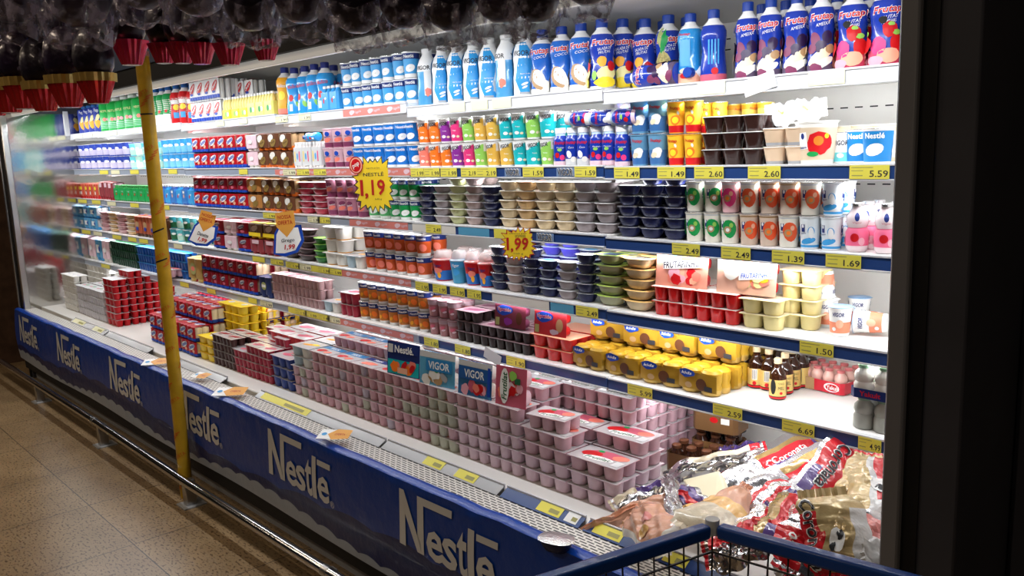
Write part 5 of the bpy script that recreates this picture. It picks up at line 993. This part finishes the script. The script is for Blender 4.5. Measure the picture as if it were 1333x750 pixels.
# ================================================================ foil bags of cheese and sausage
def bmat(n, c, r=.18, m_=.0, b=.5, s=26): return mat(n, c, r, m_, bump=b, bscale=s, coat=.7)
bmat('bag_silver', (.60, .59, .61), .2, .92); bmat('bag_red', (.58, .02, .03)); bmat('bag_gold', (.36, .24, .09), .22, .35); bmat('bag_purple', (.10, .06, .22)); bmat('bag_ivory', (.58, .50, .36), .3); bmat('bag_lgold', (.52, .39, .19), .25, .2)
bmat('bag_clear', (.74, .70, .64), .15, 0); bmat('bag_peach', (.66, .34, .22), .25); bmat('bag_sausage', (.58, .26, .16), .28); bmat('bag_amber', (.78, .46, .16), .25); bmat('bag_white', (.66, .66, .66), .2); bmat('bag_meat', (.62, .20, .18), .25); mat('cheese', (.80, .74, .52), .4)
def bag(label, a, b_, width, thick, mf, arts=(), up=(.45, -.75, .6), seed=0, roll=0, wr=.004, taper=(1, 1), cat='cheese bag', name='cheese_bag', pinch=.75, lab=None):
    """pillow bag whose long axis runs from a to b_; mf(u,v) names the film colour, v across"""
    A, B = at(*a), at(*b_); ax = (B - A); Ln = ax.length; ax.normalize(); n = Vector(up); n = (n - ax * n.dot(ax)).normalized(); n.rotate(Matrix.Rotation(roll, 3, ax)); s = n.cross(ax)
    rnd = random.Random(seed); ph = [rnd.uniform(0, 6.28) for _ in range(8)]; kk = [rnd.uniform(5, 24) for _ in range(8)]
    def S(u, v, side=1, e=0):
        wd = width * (taper[0] + (taper[1] - taper[0]) * u) * (pinch + (1 - pinch) * min(1, 9 * u, 9 * (1 - u)))
        th = thick / 2 * (max(0, 1 - abs(2 * u - 1) ** 5)) * max(0, 1 - abs(2 * v - 1) ** 2.6)
        wv = wr * (math.sin(kk[0] * u + kk[1] * v + ph[0]) + .7 * math.sin(kk[2] * u * 2 - kk[3] * v + ph[1]) + .5 * math.sin(kk[4] * 2.2 * v + kk[5] * u + ph[2]) + .4 * math.sin(kk[6] * 3 * u + ph[3]))
        edge = .012 * math.sin(2.0 * u * PI + ph[4]) + .006 * math.sin(17 * u + ph[5])
        return A + ax * (u * Ln) + s * ((v - .5) * wd + edge * .5) + n * (side * (th + e) + wv * (.4 + th / thick))
    root = thing(name, label, cat, (A + B) / 2); inv = (A + B) / 2
    m1 = MB(); m1.grid(lambda u, v: S(u, v) - inv, 28, 16, mf); m1.grid(lambda u, v: S(u, 1 - v, -1) - inv, 28, 16, lambda u, v: mf(u, 1 - v)); obj('film', m1, root)
    m2 = MB()
    for k, (a_, mm) in enumerate(arts): m2.art(a_, lambda u, v, k=k: S(u / Ln + .5, v / width + .5, 1, .0018 + .0012 * k) - inv, mm)
    if arts: obj('print', m2, root)
    for uu in (0.0, 1.0):
        m3 = MB(); m3.grid(lambda u, v: S(uu + (1 if uu else -1) * 0, v) - inv + ax * ((1 if uu else -1) * .018 * u) + n * .003 * math.sin(v * 40), 2, 16, lambda u, v: mf(uu * .999, u)); obj('crimp', m3, root)
    return root
def cor(u, v):
    if u < .10 or u > .92: return 'bag_silver'
    if v < .05: return 'bag_silver'
    if u < .42 and v < .20 + .2 * (.42 - u): return 'bag_purple'
    if v < .50: return 'bag_red'
    return 'bag_gold' if v < .93 else 'bag_silver'
COW = [(disc(.04, .03, -.01, -.035, .3, wob=.2), 'white'), (disc(.016, .012, -.018, -.030, wob=.3, seed=1), 'black'), (disc(.014, .016, .002, -.042, wob=.3, seed=2), 'black'), (disc(.008, .010, .010, -.028, wob=.3), 'black')]
def corart(L_=.14, h=.032, cy=.0, flip=False): return [(text('Coronata', L_, h, .1, .03, 0, cy, PI if flip else 0), 'white'), (text('Coronata', L_ * .96, h * .86, .1, .015, 0, cy, PI if flip else 0), 'ink')]
bag('large red and gold cheese bag leaning up against the back', (1052, 668, 1.86), (1126, 583, 2.16), .165, .05, lambda u, v: cor(u, 1 - v), corart(.18, .038, .030, True) + [(q[0], q[1]) for q in COW], (.5, -.8, .35), 1, wr=.002)
def cor2(u, v):
    v = 1 - v
    if u < .22: return 'bag_lgold'
    if v > .74: return 'bag_red'
    if v > .66: return 'bag_red' if u > .5 else 'bag_lgold'
    return 'bag_lgold' if v > .28 else 'bag_white'
bag('front cheese bag with red edge and pale gold face', (1076, 646, 1.66), (1096, 745, 1.585), .135, .05, cor2, corart(.155, .030, -.047) + [(disc(.05, .03, .02, -.0, .3, wob=.1), 'white'), (disc(.02, .014, .01, .004, wob=.3), 'black'), (disc(.018, .012, .034, -.006, wob=.3), 'black')], (.35, -.7, .6), 2, wr=.0022)
bag('upright red and white cheese bag beside the right panel', (1140, 596, 1.95), (1136, 690, 1.72), .12, .05, lambda u, v: 'bag_silver' if u > .85 else ('bag_red' if v > .5 and u < .7 else ('bag_lgold' if v < .4 else 'bag_white')), [(disc(.05, .05, 0, .01, wob=.2), 'white'), (disc(.02, .03, .01, .01, wob=.3), 'black'), (disc(.014, .014, -.02, .02, wob=.3), 'black')], (.4, -.8, .4), 3)
bag('silver and purple cheese bag lying left of the large red one', (978, 660, 1.98), (1092, 590, 2.24), .13, .04, lambda u, v: 'bag_silver' if (u < .42 or v < .16) else ('bag_purple' if v < .34 else ('bag_red' if v < .66 and u < .92 else ('bag_gold' if v < .88 else 'bag_silver'))), [(text('Coronata', .12, .022, .1, .01, .07, .0), 'white')], (.4, -.6, .7), 4, wr=.0025)
bag('long silver cheese bag with stripes ending in gold', (940, 650, 2.05), (1058, 575, 2.34), .14, .035, lambda u, v: 'bag_silver' if (u < .45 or v < .2 or v > .8) else ('bag_purple' if v < .42 else ('bag_red' if v < .7 else 'bag_gold')), [(text('Coronata', .12, .022, .1, .01, .08, .0), 'white')], (.3, -.6, .75), 5, wr=.0025)
bag('slim silver foil roll lying across the back of the pile', (872, 622, 2.06), (992, 588, 2.22), .075, .045, lambda u, v: 'bag_silver' if v < .7 or u < .25 else ('bag_ivory' if u < .9 else 'bag_red'), (), (.2, -.8, .6), 6)
bag('purple and grey cheese bag at the pile middle', (936, 628, 2.12), (985, 610, 2.22), .12, .04, lambda u, v: 'bag_purple' if v < .3 else ('bag_silver' if v < .5 or u > .8 else 'bag_red'), (), (.3, -.7, .7), 7)
bag('crumpled silver bag with amber end, left of pile', (806, 662, 1.80), (878, 634, 1.98), .085, .05, lambda u, v: 'bag_silver' if v < .62 else ('bag_purple' if u > .4 else 'bag_ivory'), (), (.2, -.6, .8), 8, wr=.007)
bag('twisted silver wrapper hanging down the pile', (868, 622, 1.95), (884, 690, 1.66), .05, .02, lambda u, v: 'bag_silver', (), (.3, -.8, .5), 9, wr=.008)
bag('small purple and red bag under the silver wrapper', (876, 642, 1.90), (915, 662, 1.84), .08, .045, lambda u, v: 'bag_red' if .35 < v < .6 else 'bag_purple' if v < .9 else 'bag_silver', (), (.3, -.7, .7), 10)
bag('pink sausage bag with pointed end at the deck edge', (754, 690, 1.70), (866, 656, 1.86), .075, .045, lambda u, v: 'bag_peach', [(disc(.02, .012, -.08, 0, .2), 'tan'), (disc(.10, .018, .03, 0, .1), mat('saus', (.62, .24, .13), .35))], (.2, -.6, .8), 11, taper=(.25, 1), cat='sausage bag', name='sausage_bag')
bag('clear bag of sliced ham at the deck front', (822, 672, 1.72), (880, 706, 1.60), .12, .05, lambda u, v: 'bag_clear' if u > .84 or v < .12 else 'bag_peach', [(disc(.05, .03, -.02, .01, .3, wob=.1), 'bag_meat'), (disc(.04, .03, .02, -.02, .6, wob=.1), 'bag_amber')], (.2, -.7, .7), 12, cat='sausage bag', name='sausage_bag')
bag('amber smoked sausage pack between ham and cheese', (880, 676, 1.80), (938, 656, 1.84), .06, .045, lambda u, v: 'bag_amber', (), (.2, -.7, .7), 13, cat='sausage bag', name='sausage_bag')
bag('triangular peach bag of shredded cheese with red print', (915, 698, 1.64), (972, 636, 1.86), .20, .045, lambda u, v: 'bag_amber' if .42 < u < .60 else ('bag_ivory' if u < .42 else 'bag_peach'), [(text('QUEIJO', .09, .02, .1, .015, .0, 0, -PI / 2), 'red')], (.3, -.8, .5), 14, wr=.002, taper=(1.0, .22))
b = MB(); q = [at(*p) for p in ((888, 624, 2.02), (936, 612, 2.02), (952, 660, 1.86), (926, 688, 1.78))]; nn = (q[1] - q[0]).cross(q[3] - q[0]).normalized() * .035
if nn.y < 0: nn = -nn
b.add([tuple(x) for x in q] + [tuple(x + nn) for x in q], [(3, 2, 1, 0), (4, 5, 6, 7), (0, 1, 5, 4), (1, 2, 6, 5), (2, 3, 7, 6), (3, 0, 4, 7)], 'cheese'); o = obj('cheese_wedge', b); o.data.shade_flat()
mod = o.modifiers.new('bevel', 'BEVEL'); mod.width = .006; mod.segments = 2
tag(o, 'plain cream coloured cheese wedge in the middle of the bags', 'cheese')
bag('small purple and red cheese bag in front middle', (966, 712, 1.66), (1010, 665, 1.84), .10, .04, lambda u, v: 'bag_purple' if v < .35 or u < .2 else ('bag_red' if v < .7 else 'bag_silver'), [(text('Coronata', .06, .012, .1, .01, .0, .0), 'white')], (.3, -.7, .6), 15)
bag('red cheese bag with small name turned sideways', (1000, 705, 1.64), (1046, 650, 1.84), .10, .04, lambda u, v: 'bag_red' if .25 < v < .75 and u > .2 else ('bag_gold' if v > .75 else 'bag_purple'), [(text('Coronata', .06, .014, .1, .01, .01, .0), 'offwhite')], (.3, -.7, .6), 16)
bag('silver bag with black outlined red corner behind the cart', (1030, 740, 1.56), (1068, 682, 1.68), .13, .04, lambda u, v: 'bag_red' if v > .45 and u < .6 else 'bag_silver', [(text('Co', .04, .03, .1, .02, -.02, .03), 'white'), (rect(.09, .004, 0, -.035), 'black')], (.3, -.7, .6), 17)
bag('crumpled silver bag low behind the cart rim', (925, 722, 1.60), (1000, 700, 1.66), .10, .045, lambda u, v: 'bag_silver' if v < .6 else 'bag_red', (), (.2, -.7, .7), 18, wr=.008)
bag('red and white bag seen through the cart wires', (1020, 765, 1.60), (1120, 742, 1.60), .13, .045, lambda u, v: 'bag_red' if .3 < v < .7 else 'bag_white', [(disc(.05, .03), 'white'), (disc(.02, .02), 'black')], (.3, -.7, .6), 19)
bag('pink meat pack at the lower right end of deck', (1124, 728, 1.62), (1142, 678, 1.74), .10, .05, lambda u, v: 'bag_meat' if u > .4 else 'bag_white', (), (.4, -.7, .5), 20, cat='meat pack', name='meat_pack')
bag('red bag behind the front gold one by the panel', (1095, 668, 1.84), (1128, 628, 1.98), .11, .04, lambda u, v: 'bag_red' if v < .6 else 'bag_gold', [(text('nata', .06, .028, .1, .02), 'ink')], (.4, -.8, .4), 21)
bag('crumpled silver film bag behind the back roll', (935, 600, 2.30), (985, 590, 2.36), .10, .04, lambda u, v: 'bag_silver' if v < .7 else 'bag_purple', (), (.2, -.7, .7), 22, wr=.008)
bag('striped silver bag half buried under the long bags', (985, 672, 1.86), (1040, 640, 2.0), .12, .04, lambda u, v: 'bag_silver' if int(v * 7) % 2 else 'bag_red', (), (.3, -.6, .75), 23)
for i, (px, py, ds) in enumerate(((1020, 147, 'left'), (1052, 143, 'right'))):   # white wrapped parcels
    bag('white wrapped parcel on beige pots, ' + ds + ' one of two', (px - 16, py + 4, 2.22), (px + 16, py - 2, 2.24), .07, .06, lambda u, v: 'bag_white', [(disc(.02, .01), 'lime')], (.2, -.9, .3), 30 + i, cat='parcel', name='wrapped_parcel', wr=.004)
minipack('m_syr', 'amberglass', 'brown', 3, 2, mat('sw', (.16, .08, .03), .4), [(disc(.03, .02), 'red'), (rect(.03, .02, .04), 'offwhite')], r=.026, h=.12, wz=(.1, .8))
for px, z_, y_, ds in ((936, .0, 2.38, 'lower'), (905, .0, 2.22, 'front'), (938, .122, 2.38, 'upper')):
    place(PR['m_syr'], (PX(px, y_, ZD + .05), y_, ZD + z_ + .001), ds + ' brown syrup six pack behind the pale pink stack', None, .15)
# ================================================================ Easter eggs on the hanging rack
mat('egg_purple', (.022, .010, .030), .3, .3, bump=.6, bscale=18, coat=.3, var=.6, vscale=14); mat('egg_dark', (.012, .007, .014), .35, .3, bump=.6, bscale=18, coat=.3)
mat('cup_red', (.46, .010, .06), .22, .5, coat=.4); mat('cup_red2', (.52, .010, .018), .2, .55, coat=.4)
def filmmat(nm, p0, a0, p1, a1, cc):
    m, nt, b, tc = nodes_mat(nm); b.inputs['Base Color'].default_value = (*cc, 1); b.inputs['Roughness'].default_value = .14; b.inputs['Specular IOR Level'].default_value = 1.0
    n = N(nt, 'ShaderNodeTexNoise', i_Scale=30.0, i_Detail=6.0); r = N(nt, 'ShaderNodeValToRGB'); r.color_ramp.elements[0].position = p0; r.color_ramp.elements[0].color = (a0,) * 3 + (1,); r.color_ramp.elements[1].position = p1; r.color_ramp.elements[1].color = (a1,) * 3 + (1,)
    bp = N(nt, 'ShaderNodeBump', i_Strength=1.0, i_Distance=.03); n2 = N(nt, 'ShaderNodeTexNoise', i_Scale=16.0, i_Detail=4.0); L = nt.links.new
    L(tc.outputs['Object'], n.inputs['Vector']); L(tc.outputs['Object'], n2.inputs['Vector']); L(n.outputs['Fac'], r.inputs[0]); L(r.outputs[0], b.inputs['Alpha']); L(n2.outputs['Fac'], bp.inputs['Height']); L(bp.outputs[0], b.inputs['Normal'])
filmmat('egg_film', .55, .0, .75, .28, (.24, .20, .32)); filmmat('film_thick', .46, .04, .64, .75, (.34, .30, .40))
def eggproto(key, red, seed):
    rnd = random.Random(seed); parts = []
    b = MB(); b.lathe([(.020, .07), (.045, .085), (.062, .12), (.066, .155), (.058, .20), (.036, .235), (.012, .25)], 'egg_purple' if seed % 2 else 'egg_dark', 20); parts.append(('egg', b.mesh('egg'), None))
    b = MB(); o = []
    for j in range(12):
        t = j / 11
        for k in range(28):
            a = 2 * PI * k / 28; r = (.052 + .024 * math.sin(t * PI * .9 + .3)) * (1 + .10 * math.sin(5 * a + 3 * t + seed) + .07 * math.sin(11 * a - 5 * t) + rnd.uniform(-.05, .05)); z = (.078 if red else .035) + t * (.21 if red else .25) + .010 * math.sin(4 * a + seed) * (.3 if red else 1)
            o.append((r * math.cos(a), r * math.sin(a), z))
    b.add(o, [(j * 28 + k, j * 28 + (k + 1) % 28, (j + 1) * 28 + (k + 1) % 28, (j + 1) * 28 + k) for j in range(11) for k in range(28)] + ([] if red else [tuple(range(27, -1, -1))]), 'egg_film')
    if not red: b.m = [b.mi('film_thick') if q < 28 * 4 or q == len(b.m) - 1 else v_ for q, v_ in enumerate(b.m)]
    parts.append(('wrapper', b.mesh('wrapper'), None))
    if red:
        b = MB(); cr = 'cup_red' if red == 1 else 'cup_red2'
        b.lathe([(.030, -.002), (.032, 0), (.060, .078)], cr, 36, flute=.05); b.lathe([(.028, -.0025), (.028, -.001)], 'offwhite' if seed % 3 else 'cup_red', 16); parts.append(('fluted_cup', b.mesh('fluted_cup'), None))
        if red == 2:
            b = MB(); b.lathe([(.064, .070), (.066, .098)], 'gold', 36, flute=.05, capb=False, capt=False); parts.append(('gold_rim', b.mesh('gold_rim'), None))
    b = MB(); b.tube((0, 0, .25), (0, 0, .34), .006, 'egg_dark', 6); parts.append(('gathered_top', b.mesh('gathered_top'), None))
    PR[key] = Proto('easter_egg', 'Easter egg', .15, .15, .3, parts)
for i in range(4): eggproto('egg%d' % i, 0, i); eggproto('eggr%d' % i, 1, i + 5); eggproto('eggg%d' % i, 2, i + 9)
def egg(key, px, py, wpx, y, label, grp):
    p = at(px, py, y); dd = (p - Vector((0, 0, CZ))).length; s = wpx / 1100 * dd / (.15 if 'r' not in key and 'gg' not in key[2:] else .13)
    off = 0 if key[3] in 'rg' else -.035 * s
    place(PR[key], (p.x, p.y, p.z + off), label, grp, random.uniform(0, 6), s, s, s)
ER = [(82, 78, 38), (124, 82, 42), (172, 84, 44), (214, 82, 36), (238, 82, 38), (263, 83, 38), (300, 84, 40), (347, 78, 38)]
for i, (px, py, w_) in enumerate(ER): egg('eggr%d' % (i % 4), px, py, w_, .95 + px / 400 * .32, f'Easter egg in crimson fluted cup, {ordn(i, len(ER))} of upper row'.replace('left of', 'left in'), 'Easter eggs in crimson cups')
EL = [(-8, 150, 46), (14, 146, 44), (34, 141, 46), (60, 144, 44), (92, 139, 48), (128, 134, 46)]
for i, (px, py, w_) in enumerate(EL): egg('eggg%d' % (i % 4), px, py, w_ * .95, .80 + px / 400 * .3, f'Easter egg in gold rimmed red cup, {ordn(i, len(EL))} at top left corner', 'Easter eggs in gold rimmed cups')
EU = [(20, 52, 84), (110, 58, 84), (190, 30, 70), (262, 42, 84), (330, 58, 74), (395, 50, 84), (468, 62, 80), (528, 54, 72), (590, 60, 84), (655, 50, 84), (700, 46, 70), (766, 24, 70)]
for i, (px, py, w_) in enumerate(EU): egg('egg%d' % (i % 4), px, py, w_ * .96, .78 + px / 800 * .42, f'dark purple Easter egg in crinkled clear film, {ordn(i, len(EU))}', 'dark purple Easter eggs')
EU2 = [(60, 8, 80), (150, -2, 80), (225, 0, 80), (300, 0, 80), (365, 4, 80), (430, 0, 80), (500, -4, 84), (560, -2, 84), (625, -6, 84)]
for i, (px, py, w_) in enumerate(EU2): egg('egg%d' % ((i + 2) % 4), px, py, w_, 1.02 + px / 800 * .42, f'dark Easter egg behind the front ones, {ordn(i, len(EU2))}', 'dark purple Easter eggs of rear line')
rk = thing('egg_rack', 'black metal rack above the aisle holding Easter eggs', 'rack', (-2.6, 1.1, 2.88))
for y_ in (-.12, -.04, .06, .12):
    b = MB(); b.tube((-2.6, y_, 0), (2.4, y_, 0), .010, 'matt_black', 8); obj('bar', b, rk)
for x_ in (-2.5, -.1, 2.3):
    b = MB(); b.tube((x_, 0, 0), (x_, 0, .32), .006, 'matt_black', 6); b.tube((x_, -.13, 0), (x_, .13, 0), .008, 'matt_black', 6); obj('hanger', b, rk)
# ================================================================ shopping cart
cart = thing('shopping_cart', 'shopping cart with blue rim and black wire basket in front', 'shopping cart', (0, 0, 0))
ZR = 1.0; c = [Vector((-.765, 1.155, ZR)), Vector((-.20, 1.215, ZR + .01)), Vector((-.26, .30, ZR + .02)), Vector((-.93, .36, ZR + .02))]
mat('cart_blue', (.008, .055, .27), .35, coat=.3); mat('cart_wire', (.06, .06, .065), .35, .6)
def bar(b, p, q, w_, h_, m_):
    d = (q - p).normalized(); s = d.cross(Vector((0, 0, 1))).normalized() * w_ / 2; u = s.cross(d).normalized() * h_ / 2
    P = [p - s - u, p + s - u, p + s + u, p - s + u, q - s - u, q + s - u, q + s + u, q - s + u]
    b.add(P, [(0, 3, 2, 1), (4, 5, 6, 7), (0, 1, 5, 4), (1, 2, 6, 5), (2, 3, 7, 6), (3, 0, 4, 7)], m_)
for i in range(4):
    b = MB(); p, q = c[i], c[(i + 1) % 4]; d = (q - p).normalized(); bar(b, p + d * .012, q - d * .012, .024, .024, 'cart_blue'); o = obj('rim', b, cart); mo_ = o.modifiers.new('b', 'BEVEL'); mo_.width = .006; mo_.segments = 3
b = MB()
for p in c: b.lathe([(.012, 0), (.012, .026)], 'ltgrey', 10, p.x, p.y)
for k in range(len(b.v)): b.v[k] = (b.v[k][0], b.v[k][1], b.v[k][2] + ZR - .008)
obj('corner_joint', b, cart)
ctr = Vector((-.53, .76, ZR - .42)); low = [ctr + (p - Vector((-.53, .76, ZR))) * .82 - Vector((0, 0, 0)) for p in c]
for p in low: p.z = ZR - .42
for i in range(4):
    b = MB(); p, q, r_, s_ = c[i], c[(i + 1) % 4], low[(i + 1) % 4], low[i]; n = int((q - p).length / .032)
    for k in range(n + 1): b.tube(p.lerp(q, k / n) - Vector((0, 0, .01)), s_.lerp(r_, k / n), .0016, 'cart_wire', 5)
    for t in (.09, .3, .5, .7, .85, 1): b.tube(p.lerp(s_, t), q.lerp(r_, t), .0022, 'cart_wire', 5)
    obj('wire_side', b, cart)
b = MB()
for k in range(15): b.tube(low[0].lerp(low[3], k / 14), low[1].lerp(low[2], k / 14), .002, 'cart_wire', 5)
obj('wire_floor', b, cart)
b = MB(); b.path([(-.84, .28, 1.03), (-.84, .30, .55), (-.76, .36, .16), (-.66, 1.08, .16)], .012, 'chrome', 8); b.path([(-.30, .28, 1.03), (-.30, .30, .55), (-.34, .36, .16), (-.36, 1.08, .16)], .012, 'chrome', 8); b.tube((-.66, 1.05, .16), (-.36, 1.05, .16), .01, 'chrome', 8); b.tube((-.66, 1.05, .16), (-.66, 1.0, .58), .01, 'chrome', 8); b.tube((-.36, 1.05, .16), (-.36, 1.0, .58), .01, 'chrome', 8); obj('chassis', b, cart)
b = MB(); b.tube((-.86, .28, 1.03), (-.28, .28, 1.03), .016, 'cart_blue', 12); obj('handle', b, cart)
for x, y in ((-.76, .40), (-.34, .40), (-.66, 1.05), (-.36, 1.05)):
    b = MB(); b.tube((x - .014, y, .055), (x + .014, y, .055), .055, 'matt_black', 18); b.tube((x - .016, y, .055), (x + .016, y, .055), .02, 'ltgrey', 12); b.tube((x, y, .06), (x, y, .17), .009, 'chrome', 8); obj('wheel', b, cart)
# ================================================================ dim shelving beyond the left end
gd = thing('wooden_shelving', 'dim brown shelving unit standing beyond the left end', 'shelving', (-8.6, 1.4, 0))
b = MB(); b.box(-.6, -.55, -.3, .9, 0, 2.2, 'wood_brown'); b.box(.55, .6, -.32, .9, 0, 2.2, 'wood_brown'); obj('side', b, gd); b = MB(); b.box(.60, .63, -.34, -.30, 0, 1.3, 'tan'); obj('post', b, gd)
for z in (.12, .5, .85, 1.2, 1.55):
    b = MB(); b.box(-.55, .55, -.3, .85, z, z + .025, 'wood_brown'); obj('shelf', b, gd)
for i, (z, cc) in enumerate(((.525, 'mauve'), (.875, 'dkred'), (1.225, 'brown'), (.145, 'taupe'))):
    for k in range(3):
        b = MB(); b.box(-.5 + k * .35, -.22 + k * .35, -.24, .2, z + .001, z + .24, cc, .01); b.art(rect(.16, .10, -.36 + k * .35, 0), lambda u, v: (u, -.2415, z + .13 + v), 'ltgrey')
        o = obj('carton', b, None, (-8.6, 1.4, 0)); tag(o, f'dim {["mauve","dark red","brown","taupe"][i]} carton, {["left","middle","right"][k]} on the wooden shelving', 'carton')
